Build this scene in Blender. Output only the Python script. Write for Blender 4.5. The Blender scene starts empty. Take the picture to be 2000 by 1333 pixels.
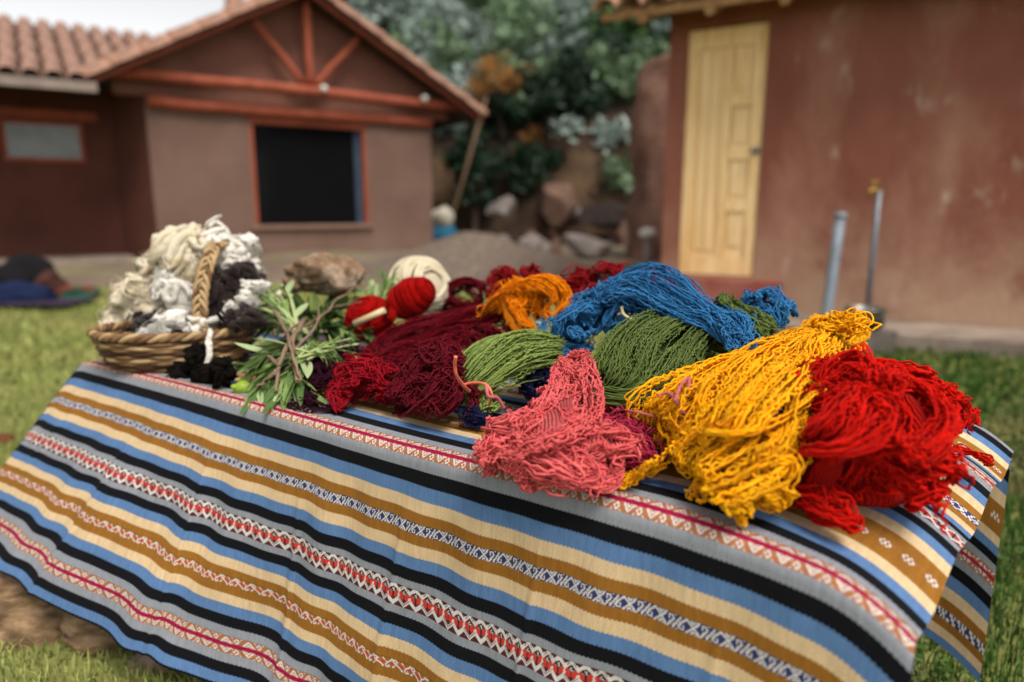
import bpy, bmesh, math, random
import numpy as np

# ------------------------------------------------------------------ camera, sky, sun, exposure
scene = bpy.context.scene
cd = bpy.data.cameras.new('camera')
cam = bpy.data.objects.new('camera', cd)
scene.collection.objects.link(cam)
scene.camera = cam
cd.lens = 24.0
cd.sensor_width = 36.0
cd.clip_start = 0.02
cd.clip_end = 2000.0
cam.location = (0.0, 0.0, 0.92)
cam.rotation_euler = (math.radians(90 - 10.9), 0.0, 0.0)
cd.dof.use_dof = True
cd.dof.focus_distance = 1.02
cd.dof.aperture_fstop = 1.7

SUN_EL, SUN_AZ = math.radians(58), math.radians(150)     # azimuth from +Y towards +X
world = bpy.data.worlds.new('World')
scene.world = world
world.use_nodes = True
wn = world.node_tree
for n in list(wn.nodes):
    wn.nodes.remove(n)
sky = wn.nodes.new('ShaderNodeTexSky')
sky.sky_type = 'NISHITA'
sky.sun_disc = False
sky.sun_elevation = SUN_EL
sky.sun_rotation = SUN_AZ
sky.altitude = 3000
sky.dust_density = 4.0
hsv = wn.nodes.new('ShaderNodeHueSaturation')             # thin bright overcast: the sky's blue washed out to white
hsv.inputs['Saturation'].default_value = 0.06
bg = wn.nodes.new('ShaderNodeBackground')
bg.inputs['Strength'].default_value = 0.072
out = wn.nodes.new('ShaderNodeOutputWorld')
wn.links.new(sky.outputs[0], hsv.inputs['Color'])
wn.links.new(hsv.outputs[0], bg.inputs['Color'])
wn.links.new(bg.outputs[0], out.inputs['Surface'])

sd = bpy.data.lights.new('sun', 'SUN')
sd.energy = 1.5
sd.angle = math.radians(26)
sd.color = (1.0, 0.93, 0.84)
sun = bpy.data.objects.new('sun', sd)
scene.collection.objects.link(sun)
sun.location = (4, -7, 12)
from mathutils import Vector
_d = Vector((math.sin(SUN_AZ) * math.cos(SUN_EL), math.cos(SUN_AZ) * math.cos(SUN_EL), math.sin(SUN_EL)))
sun.rotation_euler = (-_d).to_track_quat('-Z', 'Y').to_euler()

scene.view_settings.view_transform = 'Standard'
scene.view_settings.look = 'None'
scene.view_settings.exposure = 1.5
scene.view_settings.gamma = 1.0
scene.view_settings.use_curve_mapping = False

# ------------------------------------------------------------------ helpers
C = scene.collection
PI = math.pi
rs = np.random.RandomState(7)

def lin(h):
    h = h.lstrip('#')
    o = []
    for i in (0, 2, 4):
        c = int(h[i:i + 2], 16) / 255.0
        o.append(c / 12.92 if c <= 0.04045 else ((c + 0.055) / 1.055) ** 2.4)
    return o

def rgba(c):
    if isinstance(c, str):
        c = lin(c)
    return (c[0], c[1], c[2], 1.0)

def mat(name, c1, c2=None, scale=8.0, rough=0.9, bump=0.0, bscale=40.0, c3=None, scale3=3.0, sheen=0.0,
        metal=0.0, stretch=(1, 1, 1), attr=None, attr_amt=0.35, spec=0.25, sharp=(0.35, 0.65), rot=(0, 0, 0), sss=0.0, transl=0.0):
    """procedural material: noise mix of c1/c2 (and c3 in larger patches), optional bump, optional per-piece value jitter"""
    m = bpy.data.materials.new(name)
    m.use_nodes = True
    nt = m.node_tree
    N, L = nt.nodes, nt.links
    b = N['Principled BSDF']
    b.inputs['Roughness'].default_value = rough
    b.inputs['Metallic'].default_value = metal
    b.inputs['Specular IOR Level'].default_value = spec
    if sheen:
        b.inputs['Sheen Weight'].default_value = sheen
        b.inputs['Sheen Roughness'].default_value = 0.6
    tc = N.new('ShaderNodeTexCoord')
    mp = N.new('ShaderNodeMapping')
    mp.inputs['Scale'].default_value = stretch
    mp.inputs['Rotation'].default_value = rot
    L.new(tc.outputs['Object'], mp.inputs['Vector'])
    def noise(s, d=5.0):
        n = N.new('ShaderNodeTexNoise')
        n.inputs['Scale'].default_value = s
        n.inputs['Detail'].default_value = d
        n.inputs['Roughness'].default_value = 0.6
        L.new(mp.outputs[0], n.inputs['Vector'])
        return n
    def ramp(src, lo, hi):
        r = N.new('ShaderNodeMapRange')
        r.inputs['From Min'].default_value = lo
        r.inputs['From Max'].default_value = hi
        L.new(src, r.inputs['Value'])
        return r.outputs[0]
    def mix(fac, a, bb, mode='MIX'):
        x = N.new('ShaderNodeMix')
        x.data_type = 'RGBA'
        x.blend_type = mode
        for sock, val in ((x.inputs[0], fac), (x.inputs[6], a), (x.inputs[7], bb)):
            if isinstance(val, (float, int)):
                sock.default_value = val
            elif isinstance(val, tuple):
                sock.default_value = val
            else:
                L.new(val, sock)
        return x.outputs[2]
    col = rgba(c1)
    if c2 is not None:
        col = mix(ramp(noise(scale).outputs[0], *sharp), rgba(c1), rgba(c2))
    if c3 is not None:
        col = mix(ramp(noise(scale3, 6.0).outputs[0], 0.5, 0.68), col, rgba(c3))
    if attr:
        at = N.new('ShaderNodeAttribute')
        at.attribute_name = attr
        k = N.new('ShaderNodeMapRange')
        k.inputs['To Min'].default_value = 1.0 - attr_amt
        k.inputs['To Max'].default_value = 1.0 + attr_amt
        L.new(at.outputs['Fac'], k.inputs['Value'])
        v = N.new('ShaderNodeVectorMath')
        v.operation = 'SCALE'
        if isinstance(col, tuple):
            v.inputs[0].default_value = col[:3]
        else:
            L.new(col, v.inputs[0])
        L.new(k.outputs[0], v.inputs['Scale'])
        col = v.outputs[0]
    if isinstance(col, tuple):
        b.inputs['Base Color'].default_value = col
    else:
        L.new(col, b.inputs['Base Color'])
    if bump:
        bp = N.new('ShaderNodeBump')
        bp.inputs['Strength'].default_value = bump
        bp.inputs['Distance'].default_value = 0.4 / bscale
        L.new(noise(bscale, 6.0).outputs[0], bp.inputs['Height'])
        L.new(bp.outputs[0], b.inputs['Normal'])
    if transl:
        tr = N.new('ShaderNodeBsdfTranslucent')
        ms = N.new('ShaderNodeMixShader')
        ms.inputs[0].default_value = transl
        if isinstance(col, tuple):
            tr.inputs[0].default_value = col
        else:
            L.new(col, tr.inputs[0])
        L.new(b.outputs[0], ms.inputs[1])
        L.new(tr.outputs[0], ms.inputs[2])
        L.new(ms.outputs[0], N['Material Output'].inputs['Surface'])
    return m

def norm(v):
    return v / np.maximum(np.linalg.norm(v, axis=-1, keepdims=True), 1e-9)

class Field:
    """smooth coherent vector noise: a sum of sines in random directions"""
    def __init__(self, seed, freq, n=7, octs=1):
        r = np.random.RandomState(seed)
        self.k = []
        for o in range(octs):
            for i in range(n):
                d = norm(r.normal(size=3))
                self.k.append((d * freq * (2 ** o) * r.uniform(0.6, 1.4), r.uniform(0, 2 * PI, 3), norm(r.normal(size=3)) / (1.8 ** o)))
        self.s = 1.0 / math.sqrt(n)
    def __call__(self, p):
        o = np.zeros(p.shape)
        for k, ph, a in self.k:
            d = p @ k
            o += np.sin(d[..., None] + ph) * a
        return o * self.s * 1.6
    def scalar(self, p):
        return self(p)[..., 0]

def mesh_arrays(name, V, Q, attr=None, smooth=True):
    """fast mesh from (n,3) verts and (m,k) faces of one size"""
    me = bpy.data.meshes.new(name)
    V = np.ascontiguousarray(V, dtype=np.float32)
    Q = np.ascontiguousarray(Q, dtype=np.int32)
    k = Q.shape[1]
    me.vertices.add(len(V)); me.vertices.foreach_set('co', V.ravel())
    me.loops.add(Q.size); me.loops.foreach_set('vertex_index', Q.ravel())
    me.polygons.add(len(Q)); me.polygons.foreach_set('loop_start', np.arange(0, Q.size, k, dtype=np.int32))
    if smooth:
        me.polygons.foreach_set('use_smooth', np.ones(len(Q), dtype=bool))
    if attr is not None:
        a = me.attributes.new('rnd', 'FLOAT', 'POINT')
        a.data.foreach_set('value', np.ascontiguousarray(attr, dtype=np.float32))
    me.update(calc_edges=True)
    return me

def link(name, me, m, parent=None, loc=None):
    o = bpy.data.objects.new(name, me)
    C.objects.link(o)
    if m is not None and me is not None and not me.materials:
        me.materials.append(m)
    if parent is not None:
        o.parent = parent
    if loc is not None:
        o.location = loc
    return o

def tag(o, label=None, cat=None, group=None, kind=None):
    if label: o['label'] = label
    if cat: o['category'] = cat
    if group: o['group'] = group
    if kind: o['kind'] = kind
    return o

def thing(name, label, cat, loc, group=None):
    o = bpy.data.objects.new(name, None)
    o.empty_display_size = 0.05
    C.objects.link(o)
    o.location = loc
    return tag(o, label, cat, group)

def base_of(p):
    """world offset of a thing (all parents here are unrotated)"""
    o = np.zeros(3)
    while p is not None:
        o += np.array(p.location)
        p = p.parent
    return o

class MB:
    """collects shapes in world coordinates; build() links them as one mesh object"""
    def __init__(self):
        self.v, self.f, self.n, self.sm = [], [], 0, []
    def add(self, V, F, smooth=False):
        V = np.asarray(V, float)
        self.v.append(V)
        for q in F:
            self.f.append(tuple(int(i) + self.n for i in q)); self.sm.append(smooth)
        self.n += len(V)
        return self
    def hexa(self, c):
        """8 corners: bottom 4 (ccw) then top 4"""
        return self.add(c, [(3, 2, 1, 0), (4, 5, 6, 7), (0, 1, 5, 4), (1, 2, 6, 5), (2, 3, 7, 6), (3, 0, 4, 7)])
    def box(self, x0, x1, y0, y1, z0, z1, F=None, jit=0.0, seed=0):
        c = np.array([(x0, y0, z0), (x1, y0, z0), (x1, y1, z0), (x0, y1, z0), (x0, y0, z1), (x1, y0, z1), (x1, y1, z1), (x0, y1, z1)], float)
        if jit:
            c = c + np.random.RandomState(seed).uniform(-jit, jit, c.shape)
        return self.hexa(F(c) if F else c)
    def tube(self, path, rad, sides=8, caps=True):
        P = np.asarray(path, float)
        R = np.full(len(P), rad) if np.isscalar(rad) else np.asarray(rad, float)
        V, Q = tube_arrays(P[None], R[None], sides)
        self.add(V, Q, True)
        if caps:
            k = len(P)
            b = self.n - len(V)
            self.f.append(tuple(b + i for i in range(sides))[::-1]); self.sm.append(False)
            self.f.append(tuple(b + (k - 1) * sides + i for i in range(sides))); self.sm.append(False)
        return self
    def blob(self, c, r, sub=3, amp=0.15, freq=3.0, seed=0, octs=2, flat=None, rotz=0.0, smooth=True):
        V, F = ico(sub)
        fl = Field(seed, freq, 6, octs)
        d = fl.scalar(V + seed * 1.37)
        V = V * (1 + amp * d)[:, None] * np.asarray(r)
        if rotz:
            cc, ss = math.cos(rotz), math.sin(rotz)
            V = V @ np.array([[cc, ss, 0], [-ss, cc, 0], [0, 0, 1]])
        V = V + np.asarray(c)
        if flat is not None:
            V[:, 2] = np.maximum(V[:, 2], flat)
        return self.add(V, F, smooth)
    def cut(self, c, r, n, seed, lo=.5, hi=.8):
        """knock flat facets off the last blob so that it reads as broken stone"""
        g = np.random.RandomState(seed)
        V = (self.v[-1] - np.asarray(c)) / np.asarray(r)
        for _ in range(n):
            d = norm(g.normal(size=3)); k = g.uniform(lo, hi)
            over = np.maximum(V @ d - k, 0)
            V = V - over[:, None] * d * .93
        self.v[-1] = V * np.asarray(r) + np.asarray(c)
        return self
    def build(self, name, m, parent=None, loc=None):
        V = np.concatenate(self.v)
        off = base_of(parent) if parent is not None else np.zeros(3)
        if parent is None and loc is not None:
            off = np.asarray(loc, float)
        me = bpy.data.meshes.new(name)
        me.from_pydata((V - off).tolist(), [], self.f)
        me.polygons.foreach_set('use_smooth', np.array(self.sm, dtype=bool))
        me.update()
        return link(name, me, m, parent, tuple(off) if (parent is None and loc is not None) else None)

_ico = {}
def ico(sub):
    if sub not in _ico:
        bm = bmesh.new()
        bmesh.ops.create_icosphere(bm, subdivisions=sub, radius=1.0)
        bm.verts.ensure_lookup_table()
        _ico[sub] = (np.array([v.co[:] for v in bm.verts]), [tuple(v.index for v in f.verts) for f in bm.faces])
        bm.free()
    return _ico[sub]

def tube_arrays(P, R, sides=3):
    """P (N,M,3) paths, R (N,M) radii -> verts, quads; parallel-transport frames"""
    N, M, _ = P.shape
    T = norm(np.gradient(P, axis=1))
    ref = np.zeros((N, 3)); ref[:, 2] = 1.0
    alt = np.abs(T[:, 0, 2]) > 0.9
    ref[alt] = (1, 0, 0)
    U = np.empty_like(P)
    u = norm(np.cross(T[:, 0], ref))
    U[:, 0] = u
    for j in range(1, M):
        u = u - (u * T[:, j]).sum(1, keepdims=True) * T[:, j]
        u = norm(u)
        U[:, j] = u
    W = np.cross(T, U)
    ang = np.arange(sides) * 2 * PI / sides
    V = P[:, :, None] + R[:, :, None, None] * (np.cos(ang)[None, None, :, None] * U[:, :, None] + np.sin(ang)[None, None, :, None] * W[:, :, None])
    i = np.arange(N * M).reshape(N, M)[:, :-1, None] * sides
    s = np.arange(sides)[None, None]
    s2 = (s + 1) % sides
    Q = np.stack([i + s, i + s2, i + sides + s2, i + sides + s], -1).reshape(-1, 4)
    return V.reshape(-1, 3), Q

def spline(pts, n):
    """Catmull-Rom through pts (k,d) -> (n,d)"""
    P = np.asarray(pts, float)
    P = np.vstack([2 * P[0] - P[1], P, 2 * P[-1] - P[-2]])
    k = len(P) - 3
    t = np.linspace(0, k, n)
    i = np.minimum(t.astype(int), k - 1)
    f = (t - i)[:, None]
    a, b, c, d = P[i], P[i + 1], P[i + 2], P[i + 3]
    return 0.5 * ((2 * b) + (c - a) * f + (2 * a - 5 * b + 4 * c - d) * f ** 2 + (3 * b - a - 3 * c + d) * f ** 3)

class Frame:
    """local (a along, b into, z) -> world"""
    def __init__(self, o, e1, e2, z=0.0):
        self.o, self.e1, self.e2, self.z = np.array(o, float), np.array(e1, float), np.array(e2, float), z
    def __call__(self, p):
        p = np.asarray(p, float)
        w = self.o + p[..., 0:1] * self.e1 + p[..., 1:2] * self.e2
        return np.concatenate([w, p[..., 2:3] + self.z], -1)

TABLE_Z = 0.57
TF = Frame((-1.0, 1.57), (.822, -.569), (.569, .822), TABLE_Z)         # table: a along the front edge, b towards the back
HF = Frame((-4.93, 9.6), (.829, .559), (-.559, .829), 0.0)             # gable house
SF = Frame((1.32, 6.07), (.878, -.479), (.479, .878), 0.0)             # shed with the door

# ------------------------------------------------------------------ the setting: ground, hill
def sstep(a, b, x):
    t = np.clip((x - a) / (b - a), 0, 1)
    return t * t * (3 - 2 * t)

GN = Field(3, 1.7, 6, 2)
def gz(x, y):
    x, y = np.asarray(x, float), np.asarray(y, float)
    p = np.stack([x, y, 0 * x], -1)
    fall = np.exp(-((x * x + y * y) / 900.0))
    return 0.24 * sstep(4.5, 11, y) + 0.018 * GN.scalar(p) * fall

M_ground = mat('ground_turf', '#7c7f48', '#626a36', 1.3, 1.0, 0.5, 30, c3='#8f7c60', scale3=0.9, spec=0.1)
def axis(lo, hi, fine_lo, fine_hi, step, n):
    a = np.arange(fine_lo, fine_hi + step / 2, step)
    l = fine_lo - np.geomspace(step, fine_lo - lo, n)[::-1]
    r = fine_hi + np.geomspace(step, hi - fine_hi, n)
    return np.concatenate([l, a, r])
def gridmesh(name, X, Y, Z):
    ny, nx = X.shape
    V = np.stack([X, Y, Z], -1).reshape(-1, 3)
    i = (np.arange(ny - 1)[:, None] * nx + np.arange(nx - 1)[None]).ravel()
    return mesh_arrays(name, V, np.stack([i, i + 1, i + nx + 1, i + nx], -1))
gx, gy = np.meshgrid(axis(-600, 600, -6, 6, 0.2, 16), axis(-600, 600, -1, 13, 0.2, 16))
tag(link('ground', gridmesh('ground', gx, gy, gz(gx, gy)), M_ground), kind='structure')

HN = Field(11, 0.55, 7, 3)
def hz(x, y):
    p = np.stack([x, y, 0 * x], -1)
    nn = HN.scalar(p)
    lat = sstep(-0.44, -0.27, x / np.maximum(y, 1)) * sstep(40, 24, np.abs(x))
    d = y - 13.2 + 0.45 * nn + 0.12 * np.maximum(x, 0)
    h = 2.3 * sstep(0, 1.5, d) + 0.85 * np.maximum(0, d - 1.1)
    h = 13 * np.tanh(h / 13)
    return 0.1 + lat * (h + 0.22 * nn * sstep(0, 1, d))
M_hill = mat('hill_earth', '#3f3128', '#241d18', 2.2, 1.0, 0.8, 9, c3='#5c4a38', scale3=1.1, spec=0.1)
hx, hy = np.meshgrid(np.concatenate([np.arange(-22, -6, 1.0), np.arange(-6, 7, 0.16), np.arange(7, 42, 1.4)]), np.concatenate([np.arange(12.2, 17.5, 0.14), np.arange(17.5, 60, 1.3)]))
tag(link('hill', gridmesh('hill', hx, hy, hz(hx, hy)), M_hill), kind='structure')

M_dirt = mat('yard_dirt', '#7a6c5f', '#675a4e', 2.5, 1.0, .6, 25, c3='#7c7a52', scale3=1.1, spec=.1)
dx, dy = np.meshgrid(np.linspace(-9, 3.2, 90), np.linspace(0, 1, 34))
dyy = (7.3 + .12 * np.maximum(dx, -6) * 0 + .35 * np.sin(dx * 1.3)) * (1 - dy) + 13.6 * dy
tag(link('yard', gridmesh('yard', dx, dyy, gz(dx, dyy) + .006), M_dirt), kind='structure')

# ------------------------------------------------------------------ building materials
M_adobe_l = mat('house_plaster', '#735b50', '#664e44', 1.6, 0.95, 0.35, 55, c3='#7d675b', scale3=0.8)
M_adobe_gable = mat('gable_plaster', '#80574a', '#724a3e', 1.8, 0.95, 0.35, 50)
M_adobe_wing_shaded = mat('wing_plaster_shaded', '#5c362c', '#4f2e26', 1.5, 0.95, 0.35, 50)  # house plaster darkened: shade on wing and side wall is in the colour
M_adobe_r = mat('shed_plaster', '#8a5647', '#7a493b', 2.3, 0.95, 0.6, 30, c3='#9a6f5e', scale3=1.6, stretch=(1, 1, 0.4))
def weather(m, z0, z1, splash, chip):
    """rain splash and worn limewash near the foot of the wall, pale scuffs all over"""
    nt = m.node_tree; N, L = nt.nodes, nt.links
    bsdf = N['Principled BSDF']; src = bsdf.inputs['Base Color'].links[0].from_socket
    tc = N.new('ShaderNodeTexCoord'); sx = N.new('ShaderNodeSeparateXYZ'); L.new(tc.outputs['Object'], sx.inputs[0])
    def noi(sc, lo, hi, st=(1, 1, 1)):
        mp = N.new('ShaderNodeMapping'); mp.inputs['Scale'].default_value = st; L.new(tc.outputs['Object'], mp.inputs[0])
        n = N.new('ShaderNodeTexNoise'); n.inputs['Scale'].default_value = sc; n.inputs['Detail'].default_value = 8; n.inputs['Roughness'].default_value = .65
        L.new(mp.outputs[0], n.inputs['Vector'])
        r = N.new('ShaderNodeMapRange'); r.inputs['From Min'].default_value = lo; r.inputs['From Max'].default_value = hi; L.new(n.outputs[0], r.inputs[0]); return r.outputs[0]
    def mx(f, a, c):
        x = N.new('ShaderNodeMix'); x.data_type = 'RGBA'; L.new(f, x.inputs[0]); L.new(a, x.inputs[6]); x.inputs[7].default_value = rgba(c); return x.outputs[2]
    hgt = N.new('ShaderNodeMapRange'); hgt.inputs['From Min'].default_value = z1; hgt.inputs['From Max'].default_value = z0; L.new(sx.outputs[2], hgt.inputs[0])
    ad = N.new('ShaderNodeMath'); ad.operation = 'MULTIPLY_ADD'; L.new(noi(2.6, .3, .7), ad.inputs[0]); ad.inputs[1].default_value = 1.3; ad.inputs[2].default_value = -.9
    sm = N.new('ShaderNodeMath'); sm.operation = 'ADD'; sm.use_clamp = True; L.new(ad.outputs[0], sm.inputs[0])
    h2 = N.new('ShaderNodeMath'); h2.operation = 'MULTIPLY'; h2.inputs[1].default_value = 1.25; L.new(hgt.outputs[0], h2.inputs[0]); L.new(h2.outputs[0], sm.inputs[1])
    gate = N.new('ShaderNodeMath'); gate.operation = 'MULTIPLY'; L.new(sm.outputs[0], gate.inputs[0]); L.new(hgt.outputs[0], gate.inputs[1]); gate.use_clamp = True
    col = mx(gate.outputs[0], src, splash)
    chips = noi(3.2, .6, .72, (1, 1, .55))
    col = mx(chips, col, chip)
    L.new(col, bsdf.inputs['Base Color'])
weather(M_adobe_r, .1, 1.25, '#aa8b74', '#b39b8b')
M_tile_l = mat('clay_tile', '#a98676', '#8f6d60', 9, 0.9, 0.4, 60, c3='#74635a', scale3=5, attr='rnd', attr_amt=0.0)
M_tile_b = mat('clay_tile_pink', '#b98f7b', '#a27763', 7, 0.9, 0.4, 60, c3='#8d7163', scale3=4)
M_tile_r = mat('clay_tile_warm', '#c79c86', '#a97d68', 9, 0.9, 0.4, 60, c3='#7b6255', scale3=5)
M_roofdeck = mat('roof_deck', '#4a3a33', '#352a26', 6, 0.95)
M_beam = mat('red_beam', '#9a5038', '#86412d', 5, 0.7, 0.3, 60, stretch=(1, 1, 1))
M_fascia = mat('fascia', '#8f8178', '#7d7068', 6, 0.9)
M_wood = mat('raw_wood', '#a9825a', '#8a6543', 12, 0.8, 0.4, 60)
M_pine = mat('pine_door', '#f0cf9c', '#e2b97c', 3.0, 0.62, 0.15, 40, c3='#d0a56a', scale3=7, stretch=(6, 6, 0.5), spec=0.35)
M_pine2 = mat('pine_panel', '#f0d2a2', '#dfb67a', 2.4, 0.62, 0.15, 40, stretch=(7, 7, 0.5), spec=0.35)
M_metal = mat('steel', '#9a9a98', '#7c7c7a', 14, 0.35, metal=0.9, spec=0.5)
M_glass = bpy.data.materials.new('dark_glass'); M_glass.use_nodes = True
_b = M_glass.node_tree.nodes['Principled BSDF']
_b.inputs['Base Color'].default_value = (0.006, 0.006, 0.007, 1); _b.inputs['Roughness'].default_value = 0.12; _b.inputs['Specular IOR Level'].default_value = 0.06
M_frost = mat('frosted_glass', '#8d9094', '#7c8084', 3, 0.35)
M_concrete = mat('concrete', '#998a7d', '#7f7166', 5, 0.95, 0.5, 40, c3='#6b5f55', scale3=2)
M_redstep = mat('red_step', '#8f4b3f', '#7e4036', 6, 0.85, 0.3, 50, c3='#9d6a5c', scale3=3)
M_white = mat('white_paint', '#d8d4cc', '#c6c0b6', 8, 0.6)

def wallgrid(F, a0, a1, z0, z1, b, th, amp, seed, step=0.12, hole=None):
    """uneven plastered wall slab: displaced front, flat back; hole (a0,a1,z0,z1) is cut out with reveals"""
    mb = MB()
    fl = Field(seed, 2.2, 6, 2)
    A = np.unique(np.concatenate([np.linspace(a0, a1, max(2, int((a1 - a0) / step))), ([hole[0], hole[1]] if hole else [])]))
    Z = np.unique(np.concatenate([np.linspace(z0, z1, max(2, int((z1 - z0) / step))), ([hole[2], hole[3]] if hole else [])]))
    na, nz = len(A), len(Z)
    gA, gZ = np.meshgrid(A, Z)
    P = np.stack([gA, 0 * gA, gZ], -1)
    d = amp * fl.scalar(P)
    edge = np.minimum(np.minimum(gA - a0, a1 - gA), np.minimum(gZ - z0, z1 - gZ))
    d = d * np.clip(edge / 0.15, 0, 1)
    if hole:
        dh = np.maximum(np.maximum(hole[0] - gA, gA - hole[1]), np.maximum(hole[2] - gZ, gZ - hole[3]))
        d = d * np.clip(np.abs(dh) / 0.12, 0, 1)
    front = np.stack([gA, b + d, gZ], -1).reshape(-1, 3)
    q = []
    for j in range(nz - 1):
        for i in range(na - 1):
            if hole and A[i] >= hole[0] - 1e-6 and A[i + 1] <= hole[1] + 1e-6 and Z[j] >= hole[2] - 1e-6 and Z[j + 1] <= hole[3] + 1e-6:
                continue
            k = j * na + i
            q.append((k, k + 1, k + na + 1, k + na))
    mb.add(F(front), q, False)
    def ring(x0, x1, y0, y1, flip):
        c = np.array([(x0, b, y0), (x1, b, y0), (x1, b, y1), (x0, b, y1), (x0, b + th, y0), (x1, b + th, y0), (x1, b + th, y1), (x0, b + th, y1)])
        f = [(0, 1, 5, 4), (1, 2, 6, 5), (2, 3, 7, 6), (3, 0, 4, 7)]
        mb.add(F(c), [x[::-1] for x in f] if flip else f)
    ring(a0, a1, z0, z1, True)
    if hole:
        ring(hole[0], hole[1], hole[2], hole[3], False)
    mb.add(F(np.array([(a0, b + th, z0), (a1, b + th, z0), (a1, b + th, z1), (a0, b + th, z1)])), [] if hole else [(3, 2, 1, 0)])
    return mb

def tile_mesh(L, r0, r1, th=0.014, n=6):
    """barrel tile: half-round shell running along +y (up the slope), wider at the lower end"""
    V, F = [], []
    for (y, r) in ((0, r1), (L, r0)):
        for off in (0, -th):
            for k in range(n + 1):
                t = PI * k / n
                V.append(((r + off) * math.cos(t), y, (r + off) * math.sin(t) * 0.85))
    m = n + 1
    for k in range(n):
        F.append((k, k + 1, 2 * m + k + 1, 2 * m + k))                    # outside
        F.append((m + k + 1, m + k, 3 * m + k, 3 * m + k + 1))            # inside
        F.append((k + 1, k, m + k, m + k + 1))                            # lower end
    me = bpy.data.meshes.new('tile')
    me.from_pydata(V, [], F)
    me.polygons.foreach_set('use_smooth', np.array([i % 3 != 2 for i in range(len(F))]))
    me.update()
    return me

def place_tile(me, m, parent, pos, ydir, up, name='tile'):
    y = Vector(ydir).normalized()
    x = y.cross(Vector(up)).normalized()
    z = x.cross(y)
    from mathutils import Matrix
    o = link(name, me, m, parent)
    off = base_of(parent)
    M4 = Matrix((x, y, z)).transposed().to_4x4()
    M4.translation = Vector(tuple(np.asarray(pos) - off))
    o.matrix_local = M4
    return o

# ------------------------------------------------------------------ gable house
house = thing('gable_house', 'earth brown plastered house with a gable, timber braces and one big dark window', 'house', tuple(HF((0, 0, 0.18))))
W0, W1 = 1.33, 3.12           # window opening along the wall
Z0, Z1 = 0.69, 2.24
wallgrid(HF, 0, 4.29, -0.1, 2.42, 0, 0.28, 0.012, 21, 0.16, (W0, W1, Z0, Z1)).build('wall', M_adobe_l, house)
MB().box(4.05, 4.285, 0.285, 5.0, -0.1, 2.5, HF).build('side_wall', M_adobe_l, house)
# skewed side wall between gable and wing
ms = MB()
c0, c1 = HF((0.0, 0.0, 0)), np.array([-5.80, 10.24, 0])
nrm = np.array([c1[1] - c0[1], -(c1[0] - c0[0]), 0]); nrm /= np.linalg.norm(nrm)
pts = [c0 + nrm * 0.004 + (0, 0, -.1), c1 + nrm * 0.004 + (0, 0, -.1), c1 + nrm * .2 + (0, 0, -.1), c0 + nrm * .2 + (0, 0, -.1)]
ms.hexa(np.array([p[:3] for p in pts] + [p + (0, 0, 2.55) for p in pts]))
ms.build('side_wall', M_adobe_wing_shaded, house)
# gable triangle, set a little back
RA, RZ, EZ = 2.15, 4.02, 2.47      # ridge position, ridge height, eave height
sl = (RZ - EZ) / 2.9
mg = MB()
tri = [(-0.35, 0.03, 2.43), (4.62, 0.03, 2.43), (4.62, 0.03, EZ + sl * 0.43), (RA, 0.03, RZ - 0.03), (-0.35, 0.03, EZ + sl * 0.43 - .06)]
tri2 = [(a, 0.25, z) for a, b, z in tri]
mg.add(HF(np.array(tri + tri2)), [(0, 1, 2, 3, 4), (9, 8, 7, 6, 5), (1, 0, 5, 6), (2, 1, 6, 7), (3, 2, 7, 8), (4, 3, 8, 9), (0, 4, 9, 5)])
mg.build('gable_wall', M_adobe_gable, house)
def beam(name, p, q, r, m, parent, F=HF, sides=8, wob=0.012, seed=1):
    P = spline(np.array([p, np.array(p) * .67 + np.array(q) * .33, np.array(p) * .33 + np.array(q) * .67, q]), 10)
    P = P + np.random.RandomState(seed).uniform(-wob, wob, P.shape)
    return MB().tube(F(P), r, sides).build(name, m, parent)
beam('tie_beam', (-0.42, -0.22, 2.66), (4.75, -0.22, 2.62), 0.075, M_beam, house, seed=3)
beam('wall_plate', (0.02, -0.05, 2.34), (4.27, -0.05, 2.34), 0.085, M_beam, house, seed=4)
beam('king_post', (2.2, -0.2, 2.72), (2.2, -0.2, 3.92), 0.062, M_beam, house, seed=5)
beam('brace', (2.12, -0.19, 2.74), (1.42, -0.19, 3.56), 0.052, M_beam, house, seed=6)
beam('brace', (2.28, -0.19, 2.74), (2.98, -0.19, 3.5), 0.052, M_beam, house, seed=7)
for a in (2.36, 4.02):
    lp = MB(); lp.blob(HF((a, -0.33, 2.68)), (.055, .055, .055), 2, 0.0)
    lp.tube(HF(np.array([(a, -.2, 2.7), (a, -.3, 2.69)])), .02, 6)
    lp.build('lamp', M_white, house)
# window: frame, panes, sill
win = bpy.data.objects.new('window', None); C.objects.link(win); win.parent = house
win.location = tuple(HF((W0, 0.1, Z0)) - base_of(house))
for nm, bx in (('lintel_frame', (W0, W1, -0.012, 0.16, Z1 - 0.075, Z1 - .002)), ('frame', (W0 + .002, W0 + .05, 0.0, 0.16, Z0, Z1 - .08)), ('frame', (W1 - .05, W1 - .002, 0.0, 0.16, Z0, Z1 - .08))):
    MB().box(*bx, HF).build(nm, M_beam, win)
MB().box(W0 - .06, W1 + .06, -0.045, 0.2, Z0 - .055, Z0 - .002, HF).build('sill', mat('sill_plaster', '#8d7163', '#806456', 6), win)
for k in range(1):
    MB().box(W0 + .055, W1 - .055, 0.1, 0.11, Z0 + .003, Z1 - .085, HF).build('pane', M_glass, win)
MB().box(W1 - .17, W1 - .07, 0.075, 0.097, Z0 + .004, Z1 - .1, HF).build('curtain', mat('blue_curtain', '#39485a', '#2c3a4a', 4), win)
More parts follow.
